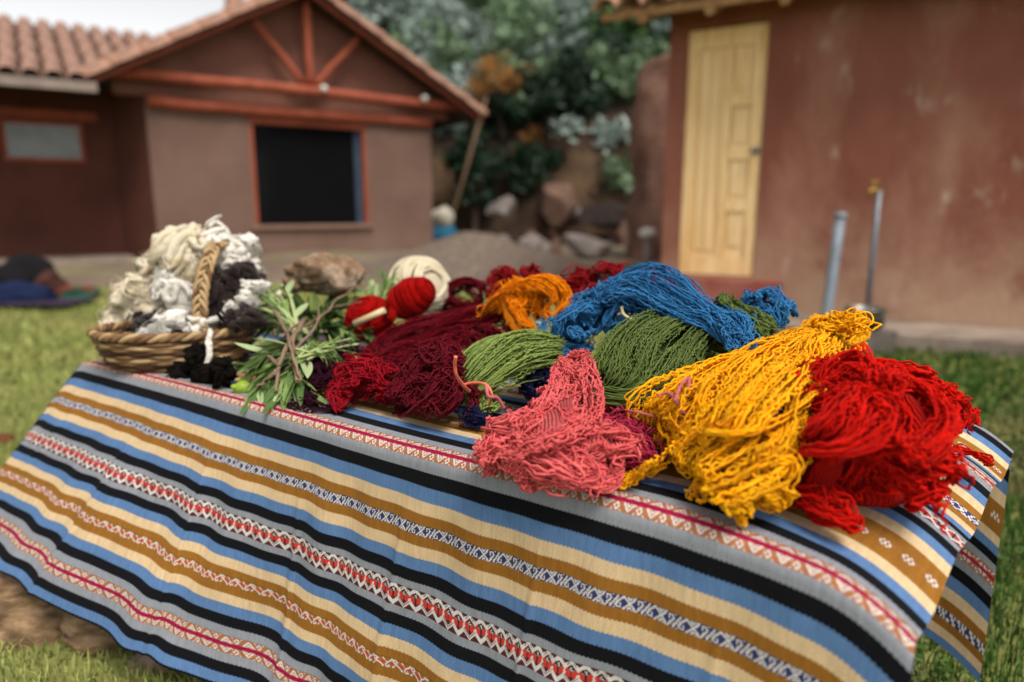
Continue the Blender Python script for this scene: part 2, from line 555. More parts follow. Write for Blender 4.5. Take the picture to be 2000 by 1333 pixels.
# gable roof: deck, verge tiles, barrel tiles near the front
roof = bpy.data.objects.new('roof', None); C.objects.link(roof); roof.parent = house
roof.location = tuple(HF((RA, -0.45, RZ)) - base_of(house))
for sgn in (-1, 1):
    e = RA + sgn * 2.9
    d = MB()
    c = [(RA, -.42, RZ - .05), (e, -.42, EZ - .05), (e, 5, EZ - .05), (RA, 5, RZ - .05)]
    t = [(a, b, z + .07) for a, b, z in c]
    if sgn < 0: d.hexa(HF(np.array(c[::-1] + t[::-1])))
    else: d.hexa(HF(np.array(c + t)))
    d.build('roof_deck', M_roofdeck, roof)
    f = MB()
    q = [(RA, -.44, RZ - .09), (e, -.44, EZ - .09), (e, -.40, EZ - .09), (RA, -.40, RZ - .09)]
    f.hexa(HF(np.array(q + [(a, b, z + .05) for a, b, z in q]))); f.build('verge_board', M_beam, roof)
    up = np.array([-sgn * 2.9, 0, RZ - EZ]); L = np.linalg.norm(up)
    wy = HF(np.array([up[0], 0, 0])) - HF(np.zeros(3)); wy[2] = up[2]
    tm = tile_mesh(0.45, 0.15, 0.172); pm = tile_mesh(0.46, 0.08, 0.10)
    nrows = 8
    for k in range(nrows):
        fr = k / nrows
        a = e + up[0] * fr; z = EZ + up[2] * fr
        place_tile(tm, M_tile_b, roof, HF(np.array([a, -0.40, z - .005 + .006 * (k % 2)])), wy, (0, 0, 1))
        for j in range(3):
            if sgn < 0 and k == 0: continue
            place_tile(pm, M_tile_l, roof, HF(np.array([a, -0.14 + j * .235, z + .01 + .004 * ((k + j) % 2)])), wy, (0, 0, 1))
rm = tile_mesh(0.5, 0.12, 0.14)
for k in range(6):
    place_tile(rm, M_tile_b, roof, HF(np.array([RA, -.5 + k * .44, RZ + .02])), tuple(HF(np.array([0, 1, 0])) - HF(np.zeros(3))), (0, 0, 1))
# chimney-like block beside the ridge
MB().box(1.4, 1.62, 1.0, 1.25, 3.3, 4.33, HF).build('chimney', M_tile_b, roof)

# wing of the house: wall, high window, tiled roof
wall_w = MB()
w0 = np.array([-5.75, 10.22, 0]); wd = np.array([-.829, -.559, 0]); wb = np.array([-.559, .829, 0])
def WFr(p):
    p = np.asarray(p, float)
    return w0 + p[..., 0:1] * wd + p[..., 1:2] * wb + p[..., 2:3] * np.array([0, 0, 1])
def mirror(mb):   # frame is left-handed: flip faces
    mb.f = [q[::-1] for q in mb.f]; return mb
mirror(wallgrid(WFr, -.12, 5, -0.1, 2.6, 0, 0.25, 0.012, 31, 0.25)).build('wing_wall', M_adobe_wing_shaded, house)
wwin = bpy.data.objects.new('window', None); C.objects.link(wwin); wwin.parent = house
wwin.location = tuple(WFr((0.45, 0, 1.7)) - base_of(house))
WA0, WA1, WZ0, WZ1 = 0.42, 1.26, 1.62, 2.06
mirror(MB().box(WA0, WA1, -0.03, -0.018, WZ0, WZ1, WFr)).build('pane', M_frost, wwin)
for bx in ((WA0 - .05, WA0 - .002, WZ0 - .05, WZ1 + .05), (WA1 + .002, WA1 + .05, WZ0 - .05, WZ1 + .05), (WA0, WA1, WZ0 - .05, WZ0 - .002), (WA0, WA1, WZ1 + .002, WZ1 + .05)):
    mirror(MB().box(bx[0], bx[1], -.045, -.014, bx[2], bx[3], WFr)).build('frame', M_beam, wwin)
mirror(MB().box(WA0 - .25, WA1 + .9, -.06, -.014, WZ1 + .08, WZ1 + .2, WFr)).build('lintel', M_beam, house)
wroof = bpy.data.objects.new('wing_roof', None); C.objects.link(wroof); wroof.parent = house
A0 = np.array([-5.16, 8.69, 2.45])
wroof.location = tuple(A0 - base_of(house))
XF = Frame((A0[0], A0[1]), (.829, .559), (-.559, .829), 2.45)
rise, run = 1.15, 2.77
dk = MB()
c = [(-4.5, 0.02, -.06), (-.02, 0.02, -.06), (2.1, run, rise - .06), (-4.5, run, rise - .06)]
dk.hexa(XF(np.array(c + [(a, b, z + .05) for a, b, z in c]))); dk.build('roof_deck', M_roofdeck, wroof)
MB().box(-4.5, .12, -.05, .015, -.13, -.015, XF).build('gutter', M_fascia, wroof)
tl = tile_mesh(0.44, 0.085, 0.105)
vy = tuple(XF(np.array([0, run, 0])) - XF(np.zeros(3)) + np.array([0, 0, rise]))
for i in range(19):
    for j in range(8):
        fr = j / 8.0
        if -2.1 + i * .225 > .02 + 2.15 * fr: continue
        place_tile(tl, M_tile_l, wroof, XF(np.array([-2.1 + i * .225 + .008 * math.sin(i * 7 + j * 3), -.06 + run * fr, rise * fr + .004 * (j % 2) - .005])), vy, (0, 0, 1))
# low kerb of stone along the house foot
mk = MB()
mirror(mk.box(-0.05, 5, -0.75, -0.01, -0.1, 0.27, WFr)).build('plinth', M_concrete, house)

# ------------------------------------------------------------------ shed with the pine door
shed = thing('adobe_shed', 'rust red adobe shed with a pale pine door and tiled eave', 'shed', tuple(SF((0, 0, 0))))
D0, D1, DZ0, DZ1 = 0.15, 0.785, 0.36, 2.37
wallgrid(SF, 0, 6.5, -0.1, 2.62, 0, 0.3, 0.016, 41, 0.13, (D0, D1, DZ0, DZ1)).build('wall', M_adobe_r, shed)
MB().box(0.005, 0.3, 0.305, 4.0, -.1, 2.6, SF).build('side_wall', M_adobe_r, shed)
mst = MB().box(0.02, 1.02, -.16, -.004, 0.0, .345, SF, 0.006, 4); mst.build('step', M_redstep, shed)
pl = MB().box(-.3, 6.5, -.72, -.165, -.12, .09, SF, 0.0); pl.box(1.03, 6.5, -.16, -.02, -.12, .088, SF)
pl.build('plinth', M_concrete, shed)
door = bpy.data.objects.new('door', None); C.objects.link(door); door.parent = shed
door.location = tuple(SF((D0, 0.03, DZ0)) - base_of(shed))
dw = D1 - D0
def dbox(nm, a0, a1, z0, z1, b0, b1, m=M_pine):
    return MB().box(D0 + a0, D0 + a1, b0, b1, DZ0 + z0, DZ0 + z1, SF).build(nm, m, door)
dbox('stile', .006, .085, .01, 2.0, .02, .06); dbox('stile', dw - .095, dw - .006, .01, 2.0, .02, .06); dbox('stile', .31, .375, .171, 1.849, .021, .059)
dbox('rail', .087, dw - .097, .01, .17, .02, .06); dbox('rail', .087, dw - .097, 1.85, 2.0, .02, .06)
for k in range(3):
    z = .17 + (k + 1) * 1.68 / 4
    dbox('rail', .377, dw - .097, z - .045, z + .045, .022, .058)
for k in range(4):
    z = .17 + k * 1.68 / 4
    dbox('panel', .379, dw - .099, z + (.047 if k else .002), z + .418 - (.047 if k < 3 else 0), .042, .05, M_pine2)
    dbox('panel', .41, dw - .13, z + .09, z + .34, .03, .041, M_pine2)
dbox('panel', .087, .308, .172, 1.848, .042, .05, M_pine2)
dbox('panel', .125, .195, .22, 1.80, .03, .041, M_pine2); dbox('panel', .205, .272, .22, 1.80, .03, .041, M_pine2)
kn = MB(); kz = DZ0 + 1.03; ka = D1 - .048
kn.tube(SF(np.array([(ka, .02, kz), (ka, -.03, kz)])), .014, 8); kn.blob(SF((ka, -.045, kz)), (.028, .028, .028), 2, 0); kn.tube(SF(np.array([(ka, .021, kz), (ka, .012, kz)])), .034, 12)
kn.build('knob', M_metal, door)
sroof = bpy.data.objects.new('roof', None); C.objects.link(sroof); sroof.parent = shed
sroof.location = tuple(SF((-.45, -.4, 2.5)) - base_of(shed))
EB, EZs, SLs = -.38, 2.5, .36
dk = MB(); c = [(-.46, EB + .04, EZs - .03), (6.8, EB + .04, EZs - .03), (6.8, 2.2, EZs - .03 + SLs * (2.16 - EB)), (-.46, 2.2, EZs - .03 + SLs * (2.16 - EB))]
dk.hexa(SF(np.array(c + [(a, b, z + .022) for a, b, z in c]))); dk.build('cane_deck', M_wood, sroof)
MB().box(-.47, 6.8, EB + .005, EB + .036, EZs - .075, EZs - .012, SF).build('eave_board', M_wood, sroof)
for k in range(12):
    a = -.12 + k * .53
    P = np.array([(a, EB - .02, EZs - .1 - .004), (a, .6, EZs - .1 + SLs * (.6 - EB))])
    MB().tube(SF(P), .038, 9).build('rafter', M_wood, sroof)
ts = tile_mesh(0.42, 0.088, 0.108, .016)
vy = tuple(SF(np.array([0, 1, 0])) - SF(np.zeros(3)) + np.array([0, 0, SLs]))
for i in range(32):
    for j in range(3):
        if i > 12 and j > 0: continue
        b = EB - .07 + j * .36 + .015 * math.sin(i * 5.1 + j)
        place_tile(ts, M_tile_r, sroof, SF(np.array([-.42 + i * .215, b, EZs + .02 + SLs * (b - EB)])), vy, (0, 0, 1))

# ------------------------------------------------------------------ table and woven cloth
table = thing('low_table', 'low plank table hidden under the striped cloth', 'table', tuple(TF((0.85, 0.34, -TABLE_Z))))
M_plank = mat('table_plank', '#6b4c33', '#523923', 9, 0.85, 0.4, 50)
for k in range(4):
    MB().box(0.06, 1.46, 0.03 + k * .158, 0.03 + k * .158 + .152, -0.045, -0.012, TF).build('plank', M_plank, table)
for a in (0.12, 1.36):
    for b in (0.07, 0.58):
        MB().box(a, a + .06, b, b + .06, -TABLE_Z - .02, -0.046, TF).build('leg', M_plank, table)
U = 0.02
CL = {'g': '#81858d', 'k': '#0e0f14', 'b': '#53729c', 'c': '#c7ad88', 'o': '#885b22', 'n': '#303660', 'w': '#c4bfbb', 'm': '#96123f',
      'r': '#95603f', 'R': '#b8352c', 'B': '#4a2428', 'd': '#5a1030', 'G': '#6f6468'}
CLL = {k: np.array(lin(v)) for k, v in CL.items()}

def raster(rows, cols0, bgc, lines, xs=.9):
    """bitmap of colour letters; lines: (letter, half-width in cells, polyline in cell units)"""
    cols = int(round(cols0 * xs)); xs = cols / cols0
    g = np.full((rows, cols), bgc)
    yy, xx = np.mgrid[0:rows, 0:cols] + 0.5
    for ch, hw, pl in lines:
        for (x0, y0), (x1, y1) in zip(pl[:-1], pl[1:]):
            x0, x1 = x0 * xs, x1 * xs
            dx, dy = x1 - x0, y1 - y0
            for sh in (-cols, 0, cols):
                t = np.clip(((xx - x0 - sh) * dx + (yy - y0) * dy) / max(dx * dx + dy * dy, 1e-6), 0, 1)
                d = np.hypot(xx - x0 - sh - t * dx, yy - y0 - t * dy)
                g[d <= hw] = ch
    return g

# navy band: crosses alternating with S scrolls
bm_navy = raster(11, 28, 'n', [
    ('w', .75, [(0, 0), (11, 11)]), ('w', .75, [(11, 0), (0, 11)]), ('w', .5, [(3.2, 0), (5.5, 2.6), (7.8, 0)]), ('w', .5, [(3.2, 11), (5.5, 8.4), (7.8, 11)]),
    ('w', .75, [(11, 11), (17, 3.5), (15.5, 1.2), (13.2, 1.6), (13, 4)]), ('w', .75, [(28, 0), (21, 7.5), (22.5, 9.8), (25, 9.3), (25, 6.8)]),
    ('w', .75, [(16.2, 9.8), (22.8, 1.2)]), ('w', .5, [(18, 0), (18, 1)]), ('w', .5, [(20, 10), (20, 11)])])
# rust band with white chevrons and little lozenges (beside the magenta line)
bm_chev = raster(9, 22, 'r', [
    ('w', .8, [(0, 0.5), (5, 7.5), (10, 0.5)]), ('w', .55, [(2.8, 0), (5, 3.5), (7.2, 0)]), ('w', .6, [(13.2, 4.5), (15.5, 1.2), (17.8, 4.5), (15.5, 7.8), (13.2, 4.5)]),
    ('w', .4, [(10.8, 8.5), (11.8, 7)]), ('w', .4, [(20, 8.5), (19, 7)]), ('w', .4, [(11.4, 1), (12, 2)]), ('w', .4, [(20, 1), (19.6, 2)])])
# wide red band: double zigzags round red lozenges with white eyes
bm_red = raster(22, 28, 'B', [
    ('G', 2.2, [(0, 9), (28, 9)]),
    ('R', 2.4, [(2, 11.5), (7, 7.5), (12, 11.5)]), ('R', 2.4, [(16, 11), (21, 14), (26, 11)]), ('R', 1.6, [(18.5, 9), (23, 9)]),
    ('B', .7, [(14, 4), (14, 12)]), ('B', .7, [(0, 6), (0, 14)]),
    ('w', .85, [(0, 1), (7, 6.8), (14, 1), (21, 6.8), (28, 1)]), ('w', .6, [(1.5, 0), (7, 4.4), (12.5, 0)]), ('w', .6, [(15.5, 0), (21, 4.4), (26.5, 0)]),
    ('w', .85, [(0, 21), (7, 14.6), (14, 21), (21, 14.6), (28, 21)]), ('w', .6, [(0, 18.6), (7, 12.4), (14, 18.6), (21, 12.4), (28, 18.6)]),
    ('w', .9, [(7, 9.3), (7.6, 10.8), (6.6, 11.4)]), ('w', .9, [(21, 10.5), (21.6, 11.8), (20.4, 12)]), ('w', .5, [(14, 5.5), (13, 7), (15, 7.5)]), ('w', .5, [(0, 5.5), (1, 7.5)])])
# rust scroll of white hooks on ochre
bm_scroll = raster(12, 20, 'o', [
    ('r', 1.5, [(0, 2), (10, 10), (20, 2)]), ('r', 1.5, [(0, 10), (10, 2), (20, 10)]), ('R', .6, [(0, 6), (20, 6)]),
    ('w', .75, [(10, 11), (4.5, 5.5), (2, 4.6), (1.2, 2.2), (3.2, 0.8), (5.4, 2.2), (4.2, 3.4)]),
    ('w', .75, [(20, 1), (14.5, 6.5), (12.6, 9.6), (14.2, 11.2), (16.8, 10.2), (16, 8.4)]), ('w', .5, [(10, 1), (14.5, 6.5)]), ('w', .5, [(0, 11), (4.5, 5.5)])])
bm_link = raster(11, 22, 'o', [('R', .7, [(0, 5.5), (6, 5.5)]), ('R', .7, [(17, 5.5), (22, 5.5)]), ('r', 1.0, [(3, 3), (8, 7)]), ('r', 1.0, [(20, 3), (15, 7)]),
    ('w', .7, [(6, 5.5), (9, 2), (11.5, 5.5), (14, 9), (17, 5.5), (14, 2), (11.5, 5.5), (9, 9), (6, 5.5)]), ('w', .5, [(0, 3.5), (3, 5.5), (0, 7.5)])])
bm_mag = raster(5, 9, 'm', [('d', .6, [(0, 1.6), (3, 1.6)]), ('d', .6, [(4.5, 3.4), (7.5, 3.4)])])

# stripe list over one half period, counted from a magenta line; 'F' side faces the viewer, top side continues behind it
def half_m_to_r(mid):
    return [('g', .85, 1.75), ('k', 1.75, 2.85), ('b', 2.85, 3.95), ('c', 3.95, 4.95), ('o', 4.95, 5.82), (mid, 5.82, 6.68), ('o', 6.68, 7.5),
            ('c', 7.5, 8.5), ('b', 8.5, 9.5), ('k', 9.5, 10.5), ('g', 10.5, 11.13)]
S0 = 0.006                                   # the magenta line lies just over the front edge
bands = []                                   # (kind, s0, s1) from the back hem (negative) to the front hem
def mband(c):                                # magenta line with chevron bands on both sides
    return [('chevf', c - .85 * U, c - .2 * U), ('mag', c - .2 * U, c + .2 * U), ('chev', c + .2 * U, c + .85 * U)]
def rband(c):
    return [('red', c - .87 * U, c + .87 * U)]
mids = {0: 'navy', 1: 'scroll', -1: 'link', -2: 'navyt', -3: 'link', -4: 'link', -5: 'navyt', -6: 'link'}
for h in range(-6, 2):
    lo = S0 + h * 12 * U
    centre_lo = mband(lo) if h % 2 == 0 else rband(lo)
    bands += centre_lo
    seq = half_m_to_r(mids[h])
    if h % 2 == 0:
        bands += [(k, lo + a * U, lo + b * U) for k, a, b in seq]
    else:
        hi = lo + 12 * U
        bands += [(k, hi - b * U, hi - a * U) for k, a, b in seq[::-1]]
bands += mband(S0 + 24 * U) + [('g', S0 + 24.85 * U, S0 + 25.75 * U), ('k', S0 + 25.75 * U, S0 + 26.85 * U), ('b', S0 + 26.85 * U, S0 + 27.9 * U), ('k', S0 + 27.9 * U, S0 + 28.2 * U)]
bands = sorted(bands, key=lambda x: x[1])
BACK = -1.16
bands = [b for b in bands if b[1] > BACK]

TL = 1.70
strips = []                                  # (s edges, number of columns, colours (rows, cols, 3))
maps = {'navy': bm_navy, 'navyt': bm_navy, 'chev': bm_chev, 'chevf': bm_chev[::-1], 'red': bm_red, 'scroll': bm_scroll, 'link': bm_link, 'mag': bm_mag}
prev = None
wig = np.random.RandomState(5)
for k, s0, s1 in bands:
    front = s0 > -.03
    if k in maps:
        g, nt_ = maps[k], 1150
        if not front:
            g, nt_ = g[::2, ::2], 700
            if s1 < -.7: g = g[::2]
        ci = np.arange(nt_)
        col = np.array([[CLL[ch] for ch in row[ci % g.shape[1]]] for row in g])
        strips.append((np.linspace(s0, s1, g.shape[0] + 1), nt_, col))
        prev = None
    else:
        teeth = prev is not None and front    # woven teeth where two plain stripes meet
        if teeth:
            ci = np.arange(900)
            m = ((ci + wig.randint(0, 3)) % 3 == 0)
            strips.append((np.array([s0 - .0006, s0 + .0007]), 900, np.where(m[:, None], CLL[k], CLL[prev])[None]))
        nrow = 3
        strips.append((np.linspace(s0 + (.0007 if teeth else 0), s1 - (.0006 if front else 0), nrow + 1), 340 if front else 200, np.tile(CLL[k], (nrow, 340 if front else 200, 1))))
        prev = k
edgecol = np.array(lin('#20222c'))

DEP = 0.69
FO = Field(77, 9.0, 6, 2)
FO2 = Field(78, 42.0, 7, 2)
def cloth_pos(t, s):
    """t in metres along, s: >0 down the front, -DEP..0 on the top, < -DEP down the back"""
    fr = t / TL
    a = t + 0.09 * np.clip(-s / DEP, 0, 1) * fr + 0.0
    phi = np.radians(58 + 5 * sstep(0, 0.4, t) + 22 * sstep(.3, 1.0, t))
    r = 0.022
    sf = np.maximum(s, 0) * (.84 + .16 * sstep(.3, 1.2, t))
    arc = r * phi
    s1 = np.minimum(sf, arc)
    outw = r * np.sin(s1 / r)
    down = r * (1 - np.cos(s1 / r))
    rest = np.maximum(sf - arc, 0)
    outw = outw + rest * np.cos(phi)
    down = down + rest * np.sin(phi)
    # folds of the hanging front: slow waves that widen downwards
    amp = sstep(0.0, 0.5, sf)
    q = t + 0.25 * sf
    fold = (0.0055 * np.sin(q * 19 + 0.7) + 0.004 * np.sin(q * 41 + 2.0) + 0.007 * np.sin(q * 8.3 + 4)) * amp + 0.0022 * np.sin(q * 63 + 1) * sstep(0, .15, sf)
    wr = FO2.scalar(np.stack([t * 1.0, sf * .55, 0 * t], -1)) * .0026 * sstep(.02, .14, sf)                 # small creases
    cl_ = ((t + .12 * sf) % .235) - .1175
    outw = outw + fold + wr + .0032 * np.exp(-(cl_ / .006) ** 2) * sstep(.05, .2, sf)       # fold lines from storage
    a = a - 0.42 * sf * (1 - sstep(0, 0.5, t)) - 0.02 * amp * np.sin(q * 19)
    # back
    sb = np.maximum(-s - DEP, 0)
    arcb = r * PI / 2
    sb1 = np.minimum(sb, arcb)
    backo = r * np.sin(sb1 / r) + 0.012 * np.sin(t * 17) * sstep(0, .3, sb)
    backd = r * (1 - np.cos(sb1 / r)) + np.maximum(sb - arcb, 0)
    b = np.clip(-s, 0, DEP) - outw + backo
    z = -down - backd
    # top: light unevenness; the unsupported right end droops
    top = FO.scalar(np.stack([t, s, 0 * t], -1)) * 0.0022
    z = z + top * (1 - sstep(0.02, .1, sf)) + 0.004
    ov = np.maximum(t - 1.4, 0)
    z = z - 0.42 * ov ** 2 - 3.2 * np.maximum(t - 1.6, 0) ** 2
    lf = np.maximum(0.05 - t, 0)
    z = z - 3.0 * lf ** 2
    # waves of the top near the right end, as the cloth bridges past the table
    z = z + 0.010 * np.sin(s * 24) * sstep(1.45, 1.68, t) * (1 - sstep(0, .1, sf))
    return np.stack([a, b, z], -1)
cVs, cQs, cCs, cTs, cNs, coff = [], [], [], [], [], 0
eps = 2e-4
for se, nc_, col in strips:
    gT, gS = np.meshgrid(np.linspace(0, TL, nc_ + 1), se)
    Pw = TF(cloth_pos(gT, gS))
    nrm_ = norm(np.cross(TF(cloth_pos(gT, gS + eps)) - TF(cloth_pos(gT, gS - eps)), TF(cloth_pos(gT + eps, gS)) - TF(cloth_pos(gT - eps, gS))))
    nr = len(se); nc = nc_ + 1
    i = (np.arange(nr - 1)[:, None] * nc + np.arange(nc_)[None]).ravel()
    cQs.append(np.stack([i + nc, i + nc + 1, i + 1, i], -1) + coff)
    tm_ = (np.arange(nc_) + .5) / nc_ * TL
    col = col.copy(); col[:, tm_ < .005] = edgecol            # dark bound edge at the outer end
    cCs.append(col.reshape(-1, 3)); cVs.append(Pw.reshape(-1, 3)); cNs.append(nrm_.reshape(-1, 3)); cTs.append(np.stack([gT, gS, 0 * gT], -1).reshape(-1, 3))
    coff += nr * nc
Vc, Qc, Cc, Tc, Nc = (np.concatenate(x) for x in (cVs, cQs, cCs, cTs, cNs))
cbase = TF(np.array([0.85, 0.0, 0.0]))
me = mesh_arrays('striped_cloth', Vc - cbase, Qc)
ca = me.color_attributes.new('weave', 'FLOAT_COLOR', 'CORNER')
cc = np.ones((len(Qc), 4, 4), np.float32)
cc[:, :, :3] = Cc[:, None, :]
ca.data.foreach_set('color', cc.ravel())
av = me.attributes.new('ts', 'FLOAT_VECTOR', 'POINT')
av.data.foreach_set('vector', Tc.astype(np.float32).ravel())
fn = np.zeros((len(Qc), 3), np.float32); me.polygons.foreach_get('normal', fn.ravel()) if False else None
if float(Nc[:, 2].mean()) * 1.0 < 0: Nc = -Nc
me.normals_split_custom_set_from_vertices(Nc.tolist())
M_cloth = bpy.data.materials.new('woven_wool'); M_cloth.use_nodes = True
nt = M_cloth.node_tree; N, L = nt.nodes, nt.links
bs = N['Principled BSDF']; bs.inputs['Roughness'].default_value = 0.95; bs.inputs['Specular IOR Level'].default_value = 0.12
at = N.new('ShaderNodeAttribute'); at.attribute_name = 'weave'
tv = N.new('ShaderNodeAttribute'); tv.attribute_name = 'ts'
def cn(scale, stretch, det=2.0):
    mp = N.new('ShaderNodeMapping'); mp.inputs['Scale'].default_value = stretch
    L.new(tv.outputs['Vector'], mp.inputs['Vector'])
    n = N.new('ShaderNodeTexNoise'); n.inputs['Scale'].default_value = scale; n.inputs['Detail'].default_value = det
    L.new(mp.outputs[0], n.inputs['Vector']); return n.outputs[0]
def mrange(src, lo, hi):
    r = N.new('ShaderNodeMapRange'); r.inputs['From Min'].default_value = .25; r.inputs['From Max'].default_value = .75
    r.inputs['To Min'].default_value = lo; r.inputs['To Max'].default_value = hi; L.new(src, r.inputs['Value']); return r.outputs[0]
def mul(a, b):
    m = N.new('ShaderNodeMath'); m.operation = 'MULTIPLY'; L.new(a, m.inputs[0]); L.new(b, m.inputs[1]); return m.outputs[0]
warp = mrange(cn(500, (1, 2.2, 1), 1.0), .72, 1.28)           # heathered threads
slub = mrange(cn(160, (1, .15, 1), 3.0), .86, 1.14)           # weft slubs
wear = mrange(cn(6, (1, 1, 1), 4.0), .9, 1.1)
vs = N.new('ShaderNodeVectorMath'); vs.operation = 'SCALE'
L.new(at.outputs['Color'], vs.inputs[0]); L.new(mul(mul(warp, slub), wear), vs.inputs['Scale'])
lint = N.new('ShaderNodeMix'); lint.data_type = 'RGBA'        # pale lint caught in the dark stripes
lr = N.new('ShaderNodeMapRange'); lr.inputs['From Min'].default_value = .66; lr.inputs['From Max'].default_value = .8; lr.inputs['To Max'].default_value = .12
L.new(cn(420, (1, 1, 1), 2.0), lr.inputs['Value']); L.new(lr.outputs[0], lint.inputs[0]); L.new(vs.outputs[0], lint.inputs[6]); lint.inputs[7].default_value = (.3, .29, .28, 1)
L.new(lint.outputs[2], bs.inputs['Base Color'])
bp = N.new('ShaderNodeBump'); bp.inputs['Strength'].default_value = .5; bp.inputs['Distance'].default_value = .0012
L.new(cn(700, (1, 1.6, 1), 2.0), bp.inputs['Height']); L.new(bp.outputs[0], bs.inputs['Normal'])
cloth = link('striped_cloth', me, M_cloth, None, tuple(cbase))
tag(cloth, 'handwoven striped cloth in blue, black, cream and ochre draped over the table', 'tablecloth')

# ------------------------------------------------------------------ yarn
def yarn_mat(name, c, c2=None, amt=0.22, sheen=0.03):
    m = mat(name, c, c2 or c, 60, 0.95, 0.4, 900, sheen=sheen, attr='rnd', attr_amt=amt, spec=0.0, transl=.3)
    return m

def core_mat(m):
    """same dye as the strands, ridged like packed yarn"""
    k = m.copy(); k.name = m.name + '_packed'
    nt = k.node_tree; N, L = nt.nodes, nt.links
    tc = N.new('ShaderNodeTexCoord')
    wv = N.new('ShaderNodeTexWave'); wv.inputs['Scale'].default_value = 70; wv.inputs['Distortion'].default_value = 9; wv.inputs['Detail'].default_value = 3; wv.inputs['Detail Scale'].default_value = .35
    L.new(tc.outputs['Object'], wv.inputs['Vector'])
    bp = N.new('ShaderNodeBump'); bp.inputs['Strength'].default_value = 1; bp.inputs['Distance'].default_value = .006
    L.new(wv.outputs['Fac'], bp.inputs['Height'])
    for n in N:
        if n.type in ('BSDF_PRINCIPLED', 'BSDF_TRANSLUCENT'):
            L.new(bp.outputs[0], n.inputs['Normal'])
    return k

def smooth_noise(rng, N, M, amp, waves):
    """per-strand smooth wander (N,M,3)"""
    x = np.linspace(0, 1, M)[None, :, None]
    o = np.zeros((N, M, 3))
    for w in waves:
        k = rng.uniform(.6, 1.4, (N, 1, 3)) * w * 2 * PI
        o += np.sin(k * x + rng.uniform(0, 2 * PI, (N, 1, 3))) * rng.normal(0, 1, (N, 1, 3)) / math.sqrt(len(waves))
    return o * amp

def crimp(P, rng, amp, lam, slow=3):
    """kinks of unravelled handspun: sideways waves of wavelength lam"""
    if amp <= 0: return P
    N, M, _ = P.shape
    T = norm(np.gradient(P, axis=1))
    d = np.linalg.norm(np.diff(P, axis=1), axis=2)
    s = np.concatenate([np.zeros((N, 1)), np.cumsum(d, 1)], 1)
    ref = norm(rng.normal(size=(N, 1, 3)))
    n1 = norm(np.cross(T, ref + 0 * T)); n2 = np.cross(T, n1)
    l1 = lam * rng.uniform(.7, 1.4, (N, 1)); l2 = lam * rng.uniform(.8, 1.7, (N, 1))
    mod = .55 + .45 * np.sin(s / (lam * slow) + rng.uniform(0, 6.28, (N, 1)))
    A = amp * mod * rng.uniform(.6, 1.3, (N, 1))
    dr = 1.9 * np.sin(s / (lam * 1.1) * rng.uniform(.7, 1.3, (N, 1)) + rng.uniform(0, 6.28, (N, 1))) + 1.3 * np.sin(s / (lam * .47) * rng.uniform(.7, 1.3, (N, 1)) + rng.uniform(0, 6.28, (N, 1)))
    return P + (A * np.sin(2 * PI * s / (l1 * 1.15) + dr))[..., None] * n1 + (A * np.sin(2 * PI * s / (l2 * 1.15) - .8 * dr + rng.uniform(0, 6.28, (N, 1))))[..., None] * n2

SPINES = []
QM, QN = .92, .86
def loops(rng, spine, n, M, wander=.006, fold=(0, 10), endj=.1, cr=(0.002, .014), spread=.5, lo=.45, fseed=1, floor=True, closed=True, under=.12, lock=6):
    """hank of looped strands following a spine of (a, b, z, half-width, half-height)"""
    n, M, lo = max(6, int(n * .55 * QN)), int(M * 1.75 * QM), max(lo, .55)
    if n > 14: SPINES.append(spine)
    sp = spline(spine, 160)
    c, w, h = sp[:, :3], np.maximum(sp[:, 3], .002), np.maximum(sp[:, 4], .002)
    T = norm(np.gradient(c, axis=0))
    side = norm(np.cross(T, np.array([0, 0, 1.0]) + 0 * T))
    up = np.cross(side, T)
    t0 = rng.uniform(0, endj, n)[:, None]; t1 = 1 - rng.uniform(0, endj, n)[:, None]
    if closed:
        tau = np.linspace(0, 2 * PI, M)[None]
        base = .5 - .5 * np.cos(tau)
        wt = .5 + .5 * np.tanh(2.5 * np.sin(tau))
    else:
        base = np.linspace(0, 1, M)[None]
        wt = base
    t = t0 + (t1 - t0) * base
    lo_t, hi_t = -under * PI, (1 + under) * PI
    nl = max(3, n // lock)
    kl = rng.randint(nl, size=n)
    cth = rng.uniform(lo_t, hi_t, nl)[kl][:, None]; cr1 = np.sqrt(rng.uniform(lo ** 2, 1, nl))[kl][:, None]
    dth = rng.normal(0, spread, nl)[kl][:, None]
    open_ = .35 + .65 * (.5 + .5 * np.sin(base * rng.uniform(3, 9, (nl, 1))[kl] + rng.uniform(0, 6.28, (nl, 1))[kl]))      # locks open and close along the hank
    th1 = cth + rng.normal(0, .16, (n, 1)) * open_; th2 = cth + dth + rng.normal(0, .22, (n, 1)) * open_
    r1 = cr1 + rng.normal(0, .10, (n, 1)) * open_; r2 = cr1 + rng.normal(0, .12, (n, 1)) * open_
    th = th1 * wt + th2 * (1 - wt); r = np.clip(r1 * wt + r2 * (1 - wt), .1, 1.12)
    f = t * 159
    i = np.clip(f.astype(int), 0, 158); fr = (f - i)[..., None]
    def at(x):
        return x[i] * (1 - fr) + x[i + 1] * fr
    W = at(w[:, None]); H = at(h[:, None])
    P = at(c) + r[..., None] * (np.cos(th)[..., None] * W * at(side) + np.sin(th)[..., None] * H * at(up))
    P = P + smooth_noise(rng, n, M, wander * .6, (1.5, 3, 5)) + smooth_noise(rng, nl, M, wander * .9, (1.5, 3, 5))[kl]
    if fold[0]:
        P = P + Field(fseed, fold[1], 6, 2)(P) * fold[0]
    P = crimp(P, rng, *cr)
    return P

def fill(rng, blobs, n, M, cr=(.0024, .011), fseed=2):
    return tangle(rng, blobs, n, M, 2.4, .5, cr, .6, (.006, 22), fseed, .0, .004, -.1, 1, .002)

